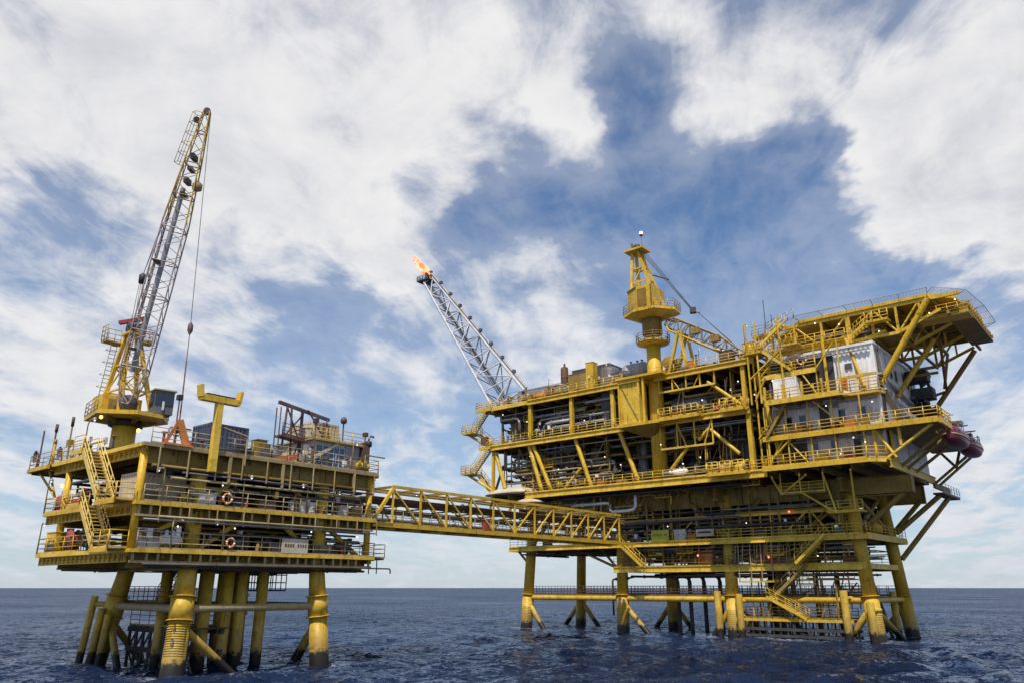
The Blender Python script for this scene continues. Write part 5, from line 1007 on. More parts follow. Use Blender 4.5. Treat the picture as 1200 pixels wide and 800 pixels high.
# ================================================================== ACCOMMODATION BLOCK
def quarters():
    t = thing('accommodation_block', 'white accommodation block with stepped yellow walkways at the right end of the large platform', 'building', (-27.5, 97, 18.5))
    X0, X1, Y0, Y1 = -33.6, -21.7, 88.0, 106.0
    for z0, z1 in ((18.6, 21.75), (22.05, 25.75), (26.05, 31.3)):
        corr('front_wall', (X0, Y0), (X1, Y0), z0, z1, 'W' if z0 > 26 else 'GW', t, .5, .07); corr('back_wall', (X1, Y1), (X0, Y1), z0, z1, 'W', t, .5, .07)
        blk('end_wall', X1-.15, X1, Y0+.08, Y1-.08, z0, z1, 'W', t); blk('inner_wall', X0-.15, X0, Y0+.1, Y1-.1, z0, z1, 'W', t)
        beam('corner_trim', (X1+.02, Y0-.02, z0), (X1+.02, Y0-.02, z1), .2, .2, 'W', t)
        for y in (92.6, 97.2, 101.8): blk('panel_joint', X1+.001, X1+.03, y-.04, y+.04, z0, z1, 'G', t)
    blk('roof', X0-.2, X1+.2, Y0-.2, Y1+.2, 31.31, 31.6, 'W', t)
    for z in (22, 26): blk('floor_band', X0, X1+.08, Y0-.03, Y1, z-.25, z+.05, 'G', t)
    def win(px, py, w=.75, h=1.25):
        c = onX(px, py, X1); o = blk('window', X1+.002, X1+.05, c.y-w/2, c.y+w/2, c.z-h/2, c.z+h/2, 'GL', t)
        for a in (-1, 1): blk('frame', X1+.003, X1+.08, c.y+a*(w/2+.04)-.04, c.y+a*(w/2+.04)+.04, c.z-h/2-.08, c.z+h/2+.08, 'G', o)
        blk('sill', X1+.003, X1+.1, c.y-w/2-.1, c.y+w/2+.1, c.z-h/2-.14, c.z-h/2-.081, 'G', o)
    for p in ((1043.5, 436), (1049, 440), (1058, 444), (1063, 449), (1044, 463), (1069, 454)): win(*p)
    win(1049, 463, .6, .6); win(1036, 495, .6, .6)
    c0, c1 = onX(1055, 480, X1+.2), onX(1075, 470, X1+.2); lv = blk('louvre_house', X1, X1+1.2, c0.y, c1.y, 22.1, 24.6, 'W', t)
    for k in range(8): blk('louvre_slat', X1+1.201, X1+1.26, c0.y+.5, c1.y-.4, 22.5+.22*k, 22.6+.22*k, 'GD', lv)
    blk('louvre_slat', X1+.2, X1+1.0, c0.y-.06, c0.y-.002, 22.4, 24.2, 'GD', lv)
    for px, py in ((1033, 445), (1040, 500)): c = onX(px, py, X1+.12); pipe(t, [(X1+.14, c.y, 31), (X1+.14, c.y, 18.6)], .1, 'S', 'drain_pipe')
    beam('wall_stair', (X1+.4, 88.6, 26.2), (X1+.4, 98, 22.2), .7, .2, 'G', t); railing([(X1+.75, 88.6, 26.2), (X1+.75, 98, 22.2)], t, 'G')
    beam('wall_ledge', (X1+.3, 88.2, 27.9), (X1+.3, 101, 26.6), .5, .2, 'G', t)
    for x, z in ((-31.8, 22.9), (-30.2, 22.9), (-25.8, 23.0), (-23.6, 23.0), (-27.0, 19.6), (-29.2, 19.6)):
        o = blk('window', x-.35, x+.35, Y0-.11, Y0-.075, z+.4, z+1.4, 'GL', t); blk('frame', x-.45, x+.45, Y0-.10, Y0-.072, z+.3, z+.39, 'G', o); blk('frame', x-.45, x+.45, Y0-.10, Y0-.072, z+1.41, z+1.5, 'G', o)
    for x, z in ((-22.8, 26.2), (-29.4, 22.1), (-22.6, 18.6)):
        o = blk('door', x-.42, x+.42, Y0-.12, Y0-.075, z, z+2.05, 'GW', t); blk('handle', x+.25, x+.33, Y0-.17, Y0-.121, z+.95, z+1.1, 'S', o)
    for x, z in ((-24.4, 28.9), (-32.4, 24.6), (-26.4, 24.7), (-24.2, 20.6)):
        o = blk('vent', x-.4, x+.4, Y0-.2, Y0-.075, z, z+.6, 'G', t)
        for k in range(4): blk('vent_slat', x-.36, x+.36, Y0-.23, Y0-.201, z+.06+.14*k, z+.13+.14*k, 'GD', o)
    for z in (21.2, 25.2, 30.7): blk('cable_tray', X0+.2, X1-.2, Y0-.45, Y0-.15, z, z+.1, 'G', t)
    for x0, z0, x1, z1 in ((-34.2, 18.6, -32.2, 21.6), (-31.8, 21.6, -29.6, 18.7), (-34.2, 22.1, -31.4, 25.5), (-28.4, 25.6, -25.2, 22.2), (-33, 26.2, -30.8, 29.0), (-29.4, 29.2, -27.8, 26.3), (-27.6, 29.2, -25.4, 31.8), (-34, 29.4, -31.4, 31.8)): bar('front_brace', (x0, 86.6, z0), (x1, 86.6, z1), .10, 'Y', t, 'rod6')
    for x in (-34.1, -31.6, -29.0, -26.4, -23.4): beam('front_post', (x, 86.5, 18.5), (x, 86.5, 25.6), .13, .13, 'Y', t)
    for x in (-30.0, -27.7, -25.1): beam('front_post', (x, 86.9, 26.0), (x, 86.9, 32.3), .13, .13, 'Y', t)
    # dark machinery and ducts at the back of the end wall
    maze(t, -21.3, -19.4, 100.5, 106, 25, 31, 16, 41, ['S', 'GD', 'S'], (.15, .4), (1, 1, 1))
    for y, z in ((101.5, 30.0), (103.5, 28.2), (105.2, 26.0), (104.0, 24.2)): blk('duct', -21.6, -19.2, y-.9, y+.9, z-.7, z+.7, 'S', t)
    # front walkways
    for z, x0, x1, y in ((18.5, -34.4, -23.0, 85.2), (22.0, -34.4, -16.0, 86.2), (26.0, -33.2, -25.0, 85.4), (29.3, -34.2, -27.6, 86.6)):
        w = blk('walkway', x0, x1, y, 88.0 if z != 18.5 else 87.1, z-.12, z-.01, 'YO', t); beam('walkway_beam', (x0, y-.06, z-.25), (x1, y-.06, z-.25), .2, .5, 'Y', t)
        railing([(x0, 87.9, z), (x0, y-.02, z), (x1, y-.02, z)], t, 'Y', 1.2, 1.3, .05)
        for x in np.arange(x0+.6, x1, 2.4): beam('walkway_joist', (x, y+.1, z-.36), (x, 87.9, z-.36), .12, .4, 'YO', w)
    blk('walkway', -25.0, -21.2, 86.9, 88.0, 25.8, 25.95, 'YO', t); MB().prism([(-25, 85.4), (-24.2, 86.6), (-21.4, 86.6), (-21.0, 87.9), (-25, 87.9)], 25.55, 25.79).build('walkway_corner', 'Y', t); railing([(-25, 85.4, 26), (-24.2, 86.6, 26), (-21.3, 86.6, 26), (-21.1, 87.9, 26)], t, 'Y', 1.2, 1.0, .05)
    beam('walkway_beam', (-25.5, 86.6, 27.6), (-21.3, 86.6, 27.6), .2, .3, 'Y', t); blk('orange_panel', -25.0, -24.3, 86.2, 86.3, 26.1, 27.5, 'OR', t)
    MB().prism([(-23.0, 85.2), (-21.6, 86.6), (-21.6, 105), (-22.6, 105), (-23, 87.0)], 18.05, 18.45).build('walkway_corner', 'Y', t); railing([(-23.0, 85.2, 18.5), (-21.5, 86.7, 18.5), (-21.4, 90.5, 18.5)], t, 'Y', 1.2, 1.2, .05)
    beam('end_girder', (-21.2, 86.6, 17.9), (-21.2, 106, 17.9), .3, .9, 'Y', t, 'ibeam'); beam('end_girder', (-21.0, 104, 17.2), (-21.0, 112, 17.2), .3, .6, 'YO', t)
    blk('rear_walkway', -21.4, -20.2, 104.5, 113.5, 16.2, 16.4, 'RU', t); railing([(-20.2, 104.5, 16.4), (-20.2, 113.5, 16.4)], t, 'G')
    # cantilevered lifeboat deck
    lb = MB().prism([(-21.6, 86.3), (-16, 86.3), (-16, 91.2), (-17.6, 92.2), (-17.6, 107.2), (-16.2, 108), (-16.2, 109), (-21.6, 109)], 21.7, 21.98).build('lifeboat_deck', 'YO', t)
    beam('lifeboat_deck_edge', (-15.95, 86.2, 21.7), (-15.95, 91.2, 21.7), .3, .6, 'Y', t); beam('lifeboat_deck_edge', (-17.7, 92.2, 21.7), (-17.7, 107.2, 21.7), .2, .5, 'YO', t); beam('lifeboat_deck_edge', (-16.1, 107.8, 21.7), (-16.1, 109, 21.7), .3, .6, 'Y', t)
    railing([(-16, 86.2, 22), (-16, 92.0, 22)], t, 'Y', 1.2, 1.2, .05); railing([(-16.2, 107.8, 22), (-16.2, 109, 22), (-18.6, 109, 22)], t, 'G', 1.2, .8, .045)
    for p, q in (((-22.4, 86.8, 21.6), (-20.6, 86.8, 18.4)), ((-16.8, 86.8, 21.5), (-21.8, 86.8, 18.2)), ((-21.2, 88.5, 21.6), (-21.2, 88.5, 18.2)), ((-16.4, 91, 21.5), (-21.3, 91, 18.0)), ((-16.4, 93.4, 21.5), (-21.3, 93.4, 18.0)), ((-16.2, 97, 21.5), (-21.3, 97, 18)), ((-16.6, 107.6, 21.6), (-21.2, 105.6, 17.6)), ((-16.4, 108.8, 21.6), (-21.2, 106.4, 17.2)), ((-18.4, 108.2, 21.7), (-18.8, 106.8, 19.6)), ((-20.6, 108, 21.7), (-18.8, 107.0, 19.4)), ((-22.5, 86.8, 18.5), (-22.5, 86.8, 21.8)), ((-20.0, 86.8, 21.6), (-20.0, 86.8, 19.6))): bar('deck_strut', p, q, .17, 'Y' if p[1] < 90 else 'YO', t)
    for x, z, w_, mt in ((-30.8, 22, 1.4, 'OR'), (-29.6, 22, .8, 'RD'), (-26.6, 22, .8, 'RD'), (-25.2, 22, 1.6, 'OR'), (-23.4, 22, .8, 'YO'), (-28.4, 18.5, 1.4, 'Y'), (-25.6, 18.5, .7, 'RD'), (-32.6, 18.5, .9, 'YO')): blk('wall_cabinet', x-w_/2, x+w_/2, 87.3, 87.9, z, z+1.1, mt, t)
    for x, z in ((-34.1, 26), (-32.0, 26), (-29.8, 26), (-27.6, 26)): beam('rail_post', (x+.8, 85.4, z), (x+.8, 85.4, z+1.7), .22, .22, 'Y', t)
    # flat near-black sheets painted as the shade of recesses behind the walkways, stair tower at left
    for x0, x1, z0, z1 in ((-33.4, -26.0, 26.1, 31.0), (-33.4, -30, 18.7, 21.5)): blk('recess_shade_sheet', x0, x1, 87.86, 87.90, z0, z1, 'BW', t)
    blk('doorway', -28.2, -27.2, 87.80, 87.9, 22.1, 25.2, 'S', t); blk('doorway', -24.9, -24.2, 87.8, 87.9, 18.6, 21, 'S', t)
    stair(t, (-34.6, 86.0, 32.2), (-30.6, 86.0, 35.2), (0, 1, 0), 1.0, 'Y'); stair(t, (-30.2, 86.0, 29.4), (-33.6, 86.0, 32.4), (0, 1, 0), 1.0, 'Y'); stair(t, (-33.8, 85.9, 22), (-31, 85.9, 26), (0, 1, 0), .9, 'YO')
    for x in (-35.2, -34.0, -31.2): beam('stair_post', (x, 86.0, 26), (x, 86.0, 36.0), .16, .16, 'Y', t)
    for p, q in (((-35.2, 86, 29), (-31.2, 86, 32)), ((-34.8, 86.2, 26.4), (-33.4, 86.2, 29)), ((-33.8, 86.3, 18.8), (-33.8, 86.3, 25.6)), ((-34.9, 86.4, 22), (-32.6, 86.4, 24.4)), ((-33.4, 86.3, 19.6), (-31.2, 86.3, 21.6)), ((-35.0, 87, 18.6), (-35.0, 87, 32))): bar('stair_brace', p, q, .12, 'Y', t, 'rod6')
    for z, x0, x1 in ((32.2, -35.4, -33.4), (32.4, -31, -29)): blk('stair_landing', x0, x1, 85.8, 88, z-.12, z, 'Y', t); railing([(x0, 85.8, z), (x1, 85.8, z)], t, 'Y', 1.15, .7, .045)
    for p, q in (((-33.6, 87.9, 29.6), (-33.6, 87.9, 32.9)), ((-26.8, 87.5, 26), (-26.8, 87.5, 33)), ((-22.8, 87.4, 26.2), (-24.6, 88.4, 33))): bar('support_post', p, q, .18, 'Y', t)
    for px, py in ((905, 446), (968, 475), (1022, 470), (1000, 512), (1014, 517), (985, 531)): lamp(onY(px, py, 85.6), 'LW', t, .14)
    return t
quarters()
container('white box cabin on the third level walkway of the accommodation block', (-31.2, 87.0, 26.0), 2.6, 1.4, 2.6, 'W', name='box_cabin', cat='cabin')
life_ring('red float hanging on upper walkway rail of the accommodation block', (-29.0, 86.4, 30.4), 'y', .5)
for i, (x, y, h, lb) in enumerate(((-17.0, 103.5, 2.2, 'white light mast at the far corner of the lifeboat deck'), (-20.6, 103, 3.6, 'dark aerial mast behind the end wall of the accommodation block'))):
    t = thing('light_mast', lb, 'mast', (x, y, 22)); bar('pole', (x, y, 22), (x, y, 22+h), .07, ['W', 'S'][i], t, 'rod6'); inst('head', 'ball', ['W', 'S'][i], t, Matrix.Translation((x, y, 22+h)) @ Matrix.Diagonal((.35, .35, .3, 1)))

def lifeboat(label, x, y, z, Lh, w):
    t = thing('lifeboat', label, 'lifeboat', (x, y, z), 'maroon lifeboats hung from the lifeboat deck'); n = 20
    def sec(f):                                                    # station along the boat -1..1
        k = max(0.03, (1-abs(f)**2.6))**.5; prof = []
        for j in range(n):
            a = 2*math.pi*j/n; ca, sa = math.cos(a), math.sin(a)
            hw = w*k*abs(ca)**.75*math.copysign(1, ca); hz = (1.15 if sa > 0 else .95)*w*(.55+.45*k)*abs(sa)**.85*math.copysign(1, sa)
            prof.append(V((x+hw, y+f*Lh, z+w+hz+(.18*f*f))))
        return prof
    st = [sec(f) for f in (-1, -.93, -.8, -.55, -.25, 0, .25, .55, .8, .93, 1)]; m = MB()
    m.add([p for s_ in st for p in s_], [(i*n+j, i*n+(j+1) % n, (i+1)*n+(j+1) % n, (i+1)*n+j) for i in range(len(st)-1) for j in range(n)], True)
    m.add(st[0], [tuple(range(n))]); m.add(st[-1], [tuple(range(n))[::-1]]); m.build('hull', 'MR', t)
    rub = MB(); 
    for sgn in (1, -1): rub.tube([V((x+sgn*w*max(.03, (1-abs(f)**2.6))**.5*1.01, y+f*Lh, z+w+.18*f*f)) for f in np.linspace(-.98, .98, 15)], .1, 6)
    rub.build('rubbing_strake', 'TAN', t)
    blk('helm_hatch', x-.5*w, x+.5*w, y-.35*Lh, y-.05*Lh, z+w*2.0, z+w*2.0+.55, 'MR', t)
    for f in (-.5, -.15, .2, .5): blk('window', x+w*.80, x+w*.88, y+f*Lh-.25, y+f*Lh+.25, z+w*1.45, z+w*1.65, 'GL', t)
    for f in (-.62, .62): bar('fall_rope', (x, y+f*Lh, z+w*1.9), (x, y+f*Lh, z+w*2+1.3), .04, 'S', t, 'rod6')
    return t
lifeboat('maroon enclosed lifeboat nearest the corner of the yellow lifeboat deck', -16.4, 95.6, 20.0, 3.6, 1.05); lifeboat('maroon enclosed lifeboat farthest along the yellow lifeboat deck, at the far right', -16.4, 103.2, 20.0, 3.5, 1.05)
for i, y in enumerate((93.9, 98.4, 101.6, 106.0)):
    t = thing('davit', ['curved yellow davit arm at near end of the nearer lifeboat', 'curved yellow davit arm at far end of the nearer lifeboat', 'curved grey davit arm at near end of the farther lifeboat', 'curved grey davit arm at far end of the farther lifeboat'][i], 'davit', (-18.1, y, 22))
    MB().tube([(-18.1, y, 22), (-18.0, y, 22.9), (-17.2, y, 23.5), (-16.0, y, 23.5)], [.13, .13, .11, .08], 8).build('arm', 'Y' if i < 2 else 'G', t); blk('foot', -18.4, -17.75, y-.25, y+.25, 21.985, 22.2, 'YO', t)

# ================================================================== HELIDECK
def helideck():
    t = thing('helideck', 'yellow cantilevered helideck with safety nets on trusses above the accommodation block', 'helideck', (-23, 98, 31.6))
    ZD = 36.0
    poly = [(-29.6, 88.9), (-15.6, 88.9), (-13.4, 91.6), (-12.9, 98), (-12.9, 105), (-16, 109.5), (-29.5, 109.5), (-33.6, 106), (-33.6, 93)]
    MB().prism(poly, ZD-.35, ZD).build('landing_deck', 'Y', t); MB().prism([(x*.985-.35, y*.985+1.5) for x, y in poly], ZD+.004, ZD+.02).build('deck_surface', 'DK', t)
    n = len(poly)
    for i in range(n):
        a, b = V((*poly[i], ZD)), V((*poly[(i+1) % n], ZD)); e = (b-a).normalized(); o = V((e.y, -e.x, 0)); L_ = (b-a).length
        rise = V((0, 0, .22))+o*1.25
        net = MB(); k = max(1, round(L_/2.6)); A, B = a-e*.3+rise, b+e*.3+rise
        for j in range(k+1): net.tube([a.lerp(b, j/k), A.lerp(B, j/k)], .032, 5)
        net.tube([A, B], .035, 5); ob = net.build('net_frame', 'G', t)
        w = MB(); kk = max(2, int(L_/.32))
        for j in range(kk+1): p, q = a.lerp(b, j/kk), A.lerp(B, j/kk); w.beam(p, q, .014, .014)
        for j in range(1, 6): w.beam(a.lerp(A, j/6), b.lerp(B, j/6), .014, .014)
        w.build('net_mesh', 'G', ob)
    # trusses beneath the deck, each parallel to the front edge
    for y in (89.2, 95.0, 101.0, 107.0):
        xr = -14.8; zb = 32.3
        beam('truss_chord', (-33.4, y, zb), (-19.0, y, zb), .32, .34, 'Y', t); beam('truss_chord', (-19.0, y, zb), (-14.6, y, 34.0), .3, .3, 'Y', t); beam('truss_chord', (-33.4, y, ZD-.55), (-12.6, y, ZD-.55), .3, .38, 'Y', t)
        for x in (-33.2, -30.4, -27.2, -24.2, -21.6, -19.0): beam('truss_post', (x, y, zb), (x, y, ZD-.7), .26 if x != -24.2 else .5, .26, 'Y', t)
        beam('truss_post', (-16.6, y, 33.3), (-16.6, y, ZD-.7), .2, .2, 'Y', t)
        for x0, z0, x1, z1 in ((-33.2, zb, -30.4, ZD-.6), (-27.2, zb, -24.4, ZD-.6), (-21.4, ZD-.6, -19.0, zb), (-19, zb, -16.6, ZD-.6), (-30.4, ZD-.6, -27.4, zb), (-24.2, zb, -21.6, ZD-.6)): bar('truss_diagonal', (x0, y, z0), (x1, y, z1), .12, 'Y', t)
        for x in (-31.0, -25.0, -22.0): beam('deck_support_post', (x, min(y, 105.5), 31.6), (x, min(y, 105.5), zb), .4, .4, 'Y', t)
    for x in (-33.2, -27.2, -21.6, -19.0, -15.2): beam('cross_girder', (x, 89.2, ZD-.75), (x, 107, ZD-.75), .25, .5, 'YO', t, 'ibeam'); 
    for x in (-33.2, -27.2, -21.6, -19.0): beam('cross_girder', (x, 89.2, 32.1), (x, 107, 32.1), .22, .3, 'YO', t)
    blk('catwalk', -33.4, -24.4, 88.2, 89.3, 32.5, 32.62, 'Y', t); railing([(-33.4, 88.15, 32.62), (-24.4, 88.15, 32.62)], t, 'Y', 1.15, 1.2, .05)
    blk('catwalk', -24.4, -18.8, 90, 97, 32.5, 32.6, 'YO', t); stair(t, (-23.8, 88.0, 32.6), (-22.0, 88.0, 33.8), (0, 1, 0), .9, 'Y'); blk('catwalk', -22, -19.6, 87.9, 89.0, 33.7, 33.82, 'Y', t); railing([(-22, 87.9, 33.82), (-19.6, 87.9, 33.82)], t, 'Y', 1.15, .7, .05)
    blk('outer_catwalk', -17.2, -12.2, 90.2, 92.6, 33.4, 33.6, 'Y', t); railing([(-17.2, 90.1, 33.6), (-12.1, 90.1, 33.6), (-12.1, 98, 33.6)], t, 'Y', 1.15, 1.0, .05); blk('outer_catwalk', -14.4, -12.1, 92.61, 104, 33.4, 33.6, 'YO', t)
    for y in np.arange(92, 108, 1.5): beam('under_beam', (-19.0, y, 34.9), (-12.4, y, 34.9), .2, .4, 'YO', t)
    for x in (-17.6, -14.0): beam('cross_girder', (x, 89.4, 33.6), (x, 107, 33.6), .25, .35, 'YO', t)
    # raking props from the accommodation end wall
    top = [onY(1097, 345, 89.2), V((-17.2, 97.5, 33.2)), V((-14.4, 105.5, 33.2)), V((-17.4, 105.5, 33.2))]; bot = [V((-21.6, 89.2, 27.0)), V((-21.6, 95.4, 26.6)), V((-21.0, 105.4, 25.0)), V((-21, 105.4, 28))]
    top[0] = V((-15.6, 89.1, 35.5))
    for p, q, r_ in zip(bot[:3], top[:3], (.34, .3, .3)): bar('raking_prop', p, q, r_, 'Y' if q.y < 100 else 'YO', t)
    for p, q in ((V((-18.4, 105.5, 29)), V((-17.4, 105.5, 33.2))), (V((-18.2, 105.5, 29)), V((-16.6, 97.5, 33))), (V((-21, 105.4, 28.0)), V((-18.4, 105.5, 28.6))), (V((-21, 99, 29.6)), V((-17.6, 99, 29.6)))): bar('prop_brace', p, q, .17, 'YO', t)
    bar('stay_beam', (-24.2, 89.4, 32.0), (-20.3, 89.2, 32.8), .22, 'Y', t)
    maze(t, -33, -20, 89.8, 96, 32.7, 35.2, 22, 51, ['S', 'GD', 'YO', 'W'], (.06, .14), (2, 1, .6))
    for px, py in ((983, 380), (1030, 388), (1089, 367), (1119, 351), (955, 379)): lamp(onY(px, py, 89.0), 'LW', t, .15)
    for x in (-33.6, -32.8): bar('aerial', (x, 88.6, 33), (x, 88.6, 39.5 if x < -33 else 37.4), .05, 'S', t, 'rod6')
    for (a, b, c_, d_) in (((-35.4, 88.4), (-29.8, 87.8), 35.0, 36.1),): railing([(a[0], a[1], c_), (-33.6, 88.2, 35.0), (b[0], b[1], d_)], t, 'G', 1.2, .8, .04); blk('catwalk', -35.4, -33.4, 88.3, 90, 34.85, 35.0, 'Y', t)
helideck()

# ================================================================== RIGHT CRANE
def right_crane():
    cx, cy = -49.3, 88.6
    t = thing('pedestal_crane', 'yellow pedestal crane with boom lowered to rest on the large platform', 'crane', (cx, cy, 18.5))
    MB().tube([(cx, cy, 18.5), (cx, cy, 38.2)], [1.0, .95], 22).build('pedestal', 'Y', t)
    MB().lathe((cx, cy, 0), [(1.0, 36.7), (2.2, 37.0), (2.2, 37.15), (1.0, 37.15)], 'z', 22).build('service_ring', 'Y', t)
    m = [(cx+2.25*math.cos(a), cy+2.25*math.sin(a), 37.15) for a in np.linspace(0, 2*math.pi, 13)]; railing(m, t, 'TAN', 1.1, 1.2, .04)
    MB().lathe((cx, cy, 0), [(.9, 38.21), (1.35, 38.3), (1.35, 40.44), (1.2, 40.5)], 'z', 22).build('slew_ring', 'YO', t)
    P_ = [(cx+a, cy+b) for a, b in ((-3.5, -1.6), (-1.2, -3.0), (2.0, -2.8), (3.8, -.4), (3.4, 2.0), (.6, 3.0), (-2.8, 2.0))]
    pl = MB(); nn = len(P_); vs = [V((*p, 41.0)) for p in P_]+[V((cx+(p[0]-cx)*.55, cy+(p[1]-cy)*.55, 40.45)) for p in P_]+[V((*p, 41.35)) for p in P_]
    pl.add(vs, [tuple(range(nn, 2*nn))[::-1]]+[(i, nn+i, nn+(i+1) % nn, (i+1) % nn) for i in range(nn)]+[(i, (i+1) % nn, 2*nn+(i+1) % nn, 2*nn+i) for i in range(nn)]+[tuple(range(2*nn, 3*nn))]); pl.build('turntable_deck', 'Y', t)
    railing([(*p, 41.36) for p in (P_[2], P_[3], P_[4], P_[5])], t, 'TAN', 1.2, .9, .04); railing([(*p, 41.36) for p in (P_[5], P_[6], P_[0], P_[1])], t, 'TAN', 1.2, .9, .04)
    hs = MB().prism([(cx-2.9, cy-1.2), (cx-.9, cy-2.3), (cx+1.2, cy-2.1), (cx+1.2, cy+1.8), (cx-2.4, cy+1.6)], 41.36, 44.9).build('machinery_house', 'Y', t)
    for x0, x1 in ((-.75, -.1), (.0, .6)): blk('house_panel', cx+x0, cx+x1, cy-2.34, cy-2.2, 41.9, 44.4, 'YO', hs)
    beam('house_rib', (cx+1.25, cy-2.1, 41.4), (cx+1.25, cy-2.1, 44.8), .14, .2, 'YO', hs); beam('house_rib', (cx-2.95, cy-1.25, 44.8), (cx-.9, cy-2.34, 44.8), .12, .16, 'YO', hs)
    top = V((cx-1.7, cy, 51.2))
    feet = ((-2.6, -1.0), (-2.2, 1.4), (1.6, -1.0), (1.8, 1.2))
    for a, b in feet: beam('mast_leg', (cx+a, cy+b, 41.4), (top.x+a*.22, top.y+b*.35, 51.0), .36, .36, 'Y', t)
    for f in (.5, .72):
        q = [V((cx+a, cy+b, 41.4)).lerp(V((top.x+a*.22, top.y+b*.35, 51)), f) for a, b in (feet[0], feet[2], feet[3], feet[1])]
        for i in range(4): beam('mast_strut', q[i], q[(i+1) % 4], .18, .18, 'Y', t)
    beam('mast_brace', (cx-2.0, cy-.6, 46.4), (cx-.6, cy-.4, 49), .14, .14, 'Y', t)
    blk('mast_head', top.x-1.5, top.x+1.5, top.y-1.2, top.y+1.2, 51.0, 51.3, 'Y', t); inst('mast_head_machinery', 'ball', 'S', t, Matrix.Translation((top.x, top.y, 51.8)) @ Matrix.Diagonal((.6, .5, .5, 1)))
    beam('mast_lug', (top.x-.8, top.y, 51.3), (top.x-.8, top.y, 52.6), .25, .25, 'YO', t)
    bar('aerial', (top.x+.8, top.y, 51.3), (top.x+.8, top.y, 53.6), .05, 'TAN', t, 'rod6'); lamp((top.x+.8, top.y, 53.8), 'LW', t, .28, 'beacon'); inst('beacon_collar', 'ball', 'RD', t, Matrix.Translation((top.x+.8, top.y, 53.5)) @ Matrix.Diagonal((.3, .3, .2, 1)))
    lm = MB()
    for k in range(26): lm.tube([(top.x+1.0+.10*k*.4, top.y-.2, 50.6-.36*k), (top.x+1.0+.10*k*.4, top.y+.3, 50.6-.36*k)], .03, 4)
    for y in (-.2, .3): lm.tube([(top.x+1, top.y+y, 50.8), (top.x+2.1, top.y+y, 41.6)], .035, 4)
    lm.build('ladder', 'TAN', t); bar('jib_arm', (cx+.6, cy, 46.9), (cx+3.0, cy, 45.6), .09, 'S', t)
    # lowered boom
    heel, tip = V((cx+2.2, cy+.2, 39.6)), V((-37.4, 88.8, 33.6)); d = (tip-heel).normalized(); LL = (tip-heel).length; s = V((0, 1, 0)); n = s.cross(d).normalized()
    if n.z < 0: n = -n
    hw = lambda f: (.45+.75*min(1, f/.12)) if f < .12 else (1.2 if f < .75 else 1.2-.8*(f-.75)/.25)
    node = lambda f, a, b: heel+d*LL*f+n*a*hw(f)*.75+s*b*hw(f)*.8
    C4 = ((1, 1), (1, -1), (-1, -1), (-1, 1)); fs = (0, .12, .75, 1)
    for a, b in C4:
        for f0, f1 in zip(fs[:-1], fs[1:]): bar('boom_chord', node(f0, a, b), node(f1, a, b), .13, 'TAN' if a > 0 else 'Y', t, 'rod6')
    N = 12
    for i in range(N):
        f0, f1 = i/N, (i+1)/N
        for k in range(4):
            A, B = C4[k], C4[(k+1) % 4]; u, w = (node(f0, *A), node(f1, *B)) if (i+k) % 2 else (node(f0, *B), node(f1, *A)); bar('boom_lacing', u, w, .07, 'TAN', t, 'rod6')
        bar('boom_strut', node(f0, 1, 1), node(f0, 1, -1), .07, 'TAN', t, 'rod6'); bar('boom_strut', node(f0, 1, -1), node(f0, -1, -1), .07, 'TAN', t, 'rod6')
    beam('boom_walkway', node(.05, -.9, 0), node(.95, -.9, 0), .7, .08, 'G', t)
    for f in (.45, .72): bx = node(f, .4, -1); MB().box(bx, (1.2, .6, .8)).build('boom_winch', 'YO', t)
    # A-frame boom rest
    q = thing('boom_rest_frame', 'yellow A-shaped trestle propping the lowered boom on the top deck', 'trestle', (cx+4.0, cy, 32))
    for p0, p1 in (((cx+2.6, cy-1.0, 32), (cx+4.4, cy-1.1, 37.5)), ((cx+5.4, cy-1.0, 32), (cx+4.6, cy-1.1, 37.5)), ((cx+2.6, cy+1.2, 32), (cx+4.4, cy+1.1, 37.5)), ((cx+5.4, cy+1.2, 32), (cx+4.6, cy+1.1, 37.5))): beam('leg', p0, p1, .34, .34, 'Y', q)
    beam('tie', (cx+3.3, cy-1.0, 34), (cx+5.1, cy-1.0, 34), .2, .2, 'Y', q); beam('saddle', (cx+4.5, cy-1.3, 37.4), (cx+4.5, cy+1.3, 37.4), .4, .3, 'Y', q)
    # luffing ropes
    b = onY(812, 364, cy)
    for k in (-.5, -.17, .17, .5): bar('luffing_rope', (top.x+.6+k*.6, top.y+k, 51.3-.2*k), b+V((0, k*.6, .1*k)), .035, 'S', t, 'rod6')
    MB().box(b, (.8, .8, .7), .4).build('luffing_block', 'S', t); bar('block_arm', b, b+V((.9, 0, -.5)), .12, 'TAN', t)
    for k in (-1, 1): bar('pendant_rope', b+V((.6, 0, -.3)), node(.97, 1, k), .04, 'S', t, 'rod6')
right_crane()

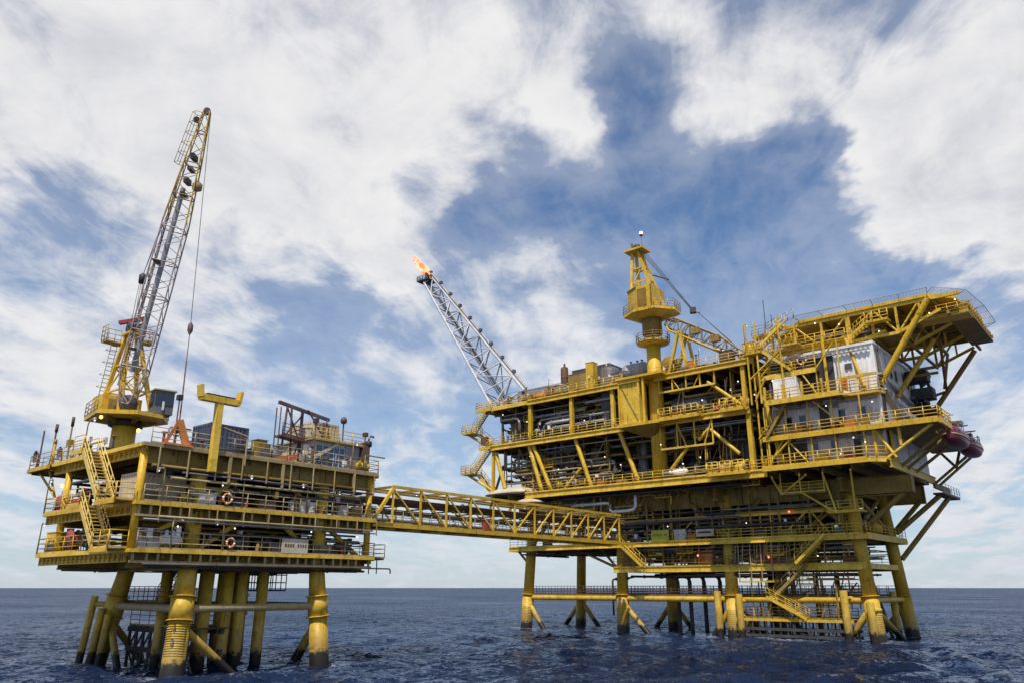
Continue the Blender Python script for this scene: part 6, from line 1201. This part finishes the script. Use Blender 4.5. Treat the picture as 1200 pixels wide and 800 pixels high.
# ================================================================== FLARE
def flare():
    t = thing('flare_boom', 'grey lattice flare boom leaning out above the left end of the large platform', 'flare boom', (-78.5, 92.5, 32))
    base, tip = onY(588, 458, 92.5), onY(503, 331, 92.5); base = base+(base-tip).normalized()*3.2
    d = (tip-base).normalized(); LL = (tip-base).length; s = V((0, 1, 0)); n = s.cross(d).normalized()
    if n.z < 0: n = -n
    w = lambda f: 3.2-2.2*f
    def node(f, k):
        c = base+d*LL*f; ww = w(f)
        return c+(n*ww*1.05 if k == 0 else -n*ww*.45-s*ww if k == 1 else -n*ww*.75+s*ww)
    for k in range(3): bar('chord', node(0, k), node(1, k), (.2, .2, .2)[k], 'FG', t)
    N = 9
    for i in range(N+1):
        f = i/N
        for k in range(3): bar('strut', node(f, k), node(f, (k+1) % 3), .12, 'FG', t, 'rod6')
        if i < N:
            for k in range(3):
                a, b = (k, (k+1) % 3) if i % 2 else ((k+1) % 3, k); bar('lacing', node(f, a), node((i+1)/N, b), .10, 'FG', t, 'rod6')
    bar('flare_pipe', node(0, 0)+n*.5+s*.2, node(1, 0)+n*.35+d*1.0, .22, 'G', t); bar('pilot_pipe', base, tip, .14, 'GD', t); bar('pilot_pipe', base-n*.6+s*.5, tip-n*.2+s*.3, .1, 'S', t)
    for f in np.linspace(.12, .92, 8): c = node(f, 0)+n*.75; MB().box(c, (.5, .5, .5)).build('pipe_guide', 'GD', t)
    e = tip+d*.3; blk('tip_platform', e.x-1.8, e.x+1.2, e.y-1.3, e.y+1.3, e.z-.12, e.z, 'S', t); railing([(e.x-1.8, e.y+1.3, e.z), (e.x-1.8, e.y-1.3, e.z), (e.x+1.2, e.y-1.3, e.z)], t, 'S', .9, .8, .05)
    for k in (-.6, 0, .6): c = e+V((k, 0, 0)); MB().lathe(c, [(.16, 0), (.16, 1.0), (.34, 1.3), (.3, 1.9)], 'z', 10).build('burner_tip', 'RU', t)
    # flame: tongues blown out to the left
    m = bpy.data.materials.new('flame'); m.use_nodes = True; g = NG(m.node_tree); nt = m.node_tree; nt.nodes.clear()
    pos = g.n('ShaderNodeNewGeometry').outputs['Position']; f, _ = g.noise(pos, .9, 4, .6)
    em = g.n('ShaderNodeEmission'); g.put(em.inputs[0], g.mix(g.ss(f, .38, .62), (1, .20, .05), (1, .62, .36))); em.inputs[1].default_value = 1.6
    tr = g.n('ShaderNodeBsdfTransparent'); f2, _ = g.noise(pos, 1.9, 5, .65); mx = g.n('ShaderNodeMixShader'); g.put(mx.inputs[0], g.ss(f2, .42, .60)); nt.links.new(tr.outputs[0], mx.inputs[1]); nt.links.new(em.outputs[0], mx.inputs[2])
    o = g.n('ShaderNodeOutputMaterial'); nt.links.new(mx.outputs[0], o.inputs[0]); M['FL'] = m
    fl = thing('flame', 'orange gas flame blown leftward from the tip of the flare boom', 'flame', e+V((0, 0, 1.7))); q = random.Random(5)
    fd = (onY(489, 313, 92.5)-onY(505, 330, 92.5)).normalized()
    for k in range(18):
        a = e+V((q.uniform(-.9, .9), q.uniform(-.5, .5), q.uniform(1.0, 1.8))); l_ = q.uniform(2.0, 7.0); pts = []; rs = []; w_ = q.uniform(.16, .36)
        for j in range(11):
            u = j/10; pts.append(a+fd*l_*u+V((q.uniform(-.3, .3), q.uniform(-.25, .25), q.uniform(-.3, .3)))*(u*.9+.1)); rs.append(w_*(.5+1.2*u)*(1-u)**.7+.012)
        MB().tube(pts, rs, 8).build('flame_tongue', 'FL', fl)
flare()

# ================================================================== look-alikes share a group
GROUPS = {'pump_skid': 'pump skids on the platform decks', 'equipment_cabinet': 'equipment cabinets on the platform decks', 'process_vessel': 'horizontal process vessels inside the platforms',
          'column_vessel': 'upright process vessels on the large platform', 'small_tank': 'small horizontal tanks on the decks', 'life_ring': 'life rings on the railings', 'davit': 'lifeboat davits',
          'antenna_mast': 'antenna masts on the wing deck', 'dish_antenna': 'dish antennas on the wing deck', 'hose_reel': 'reels and drums on the decks', 'sign_board': 'sign boards on the cellar deck railing',
          'pedestal_crane': 'pedestal cranes of the two platforms', 'covered_raft': 'cream covered ovals at the left end', 'light_mast': 'masts behind the accommodation block'}
for o in list(COL.objects):
    k = o.name.split('.')[0]
    if o.parent is None and k in GROUPS and 'group' not in o: o['group'] = GROUPS[k]
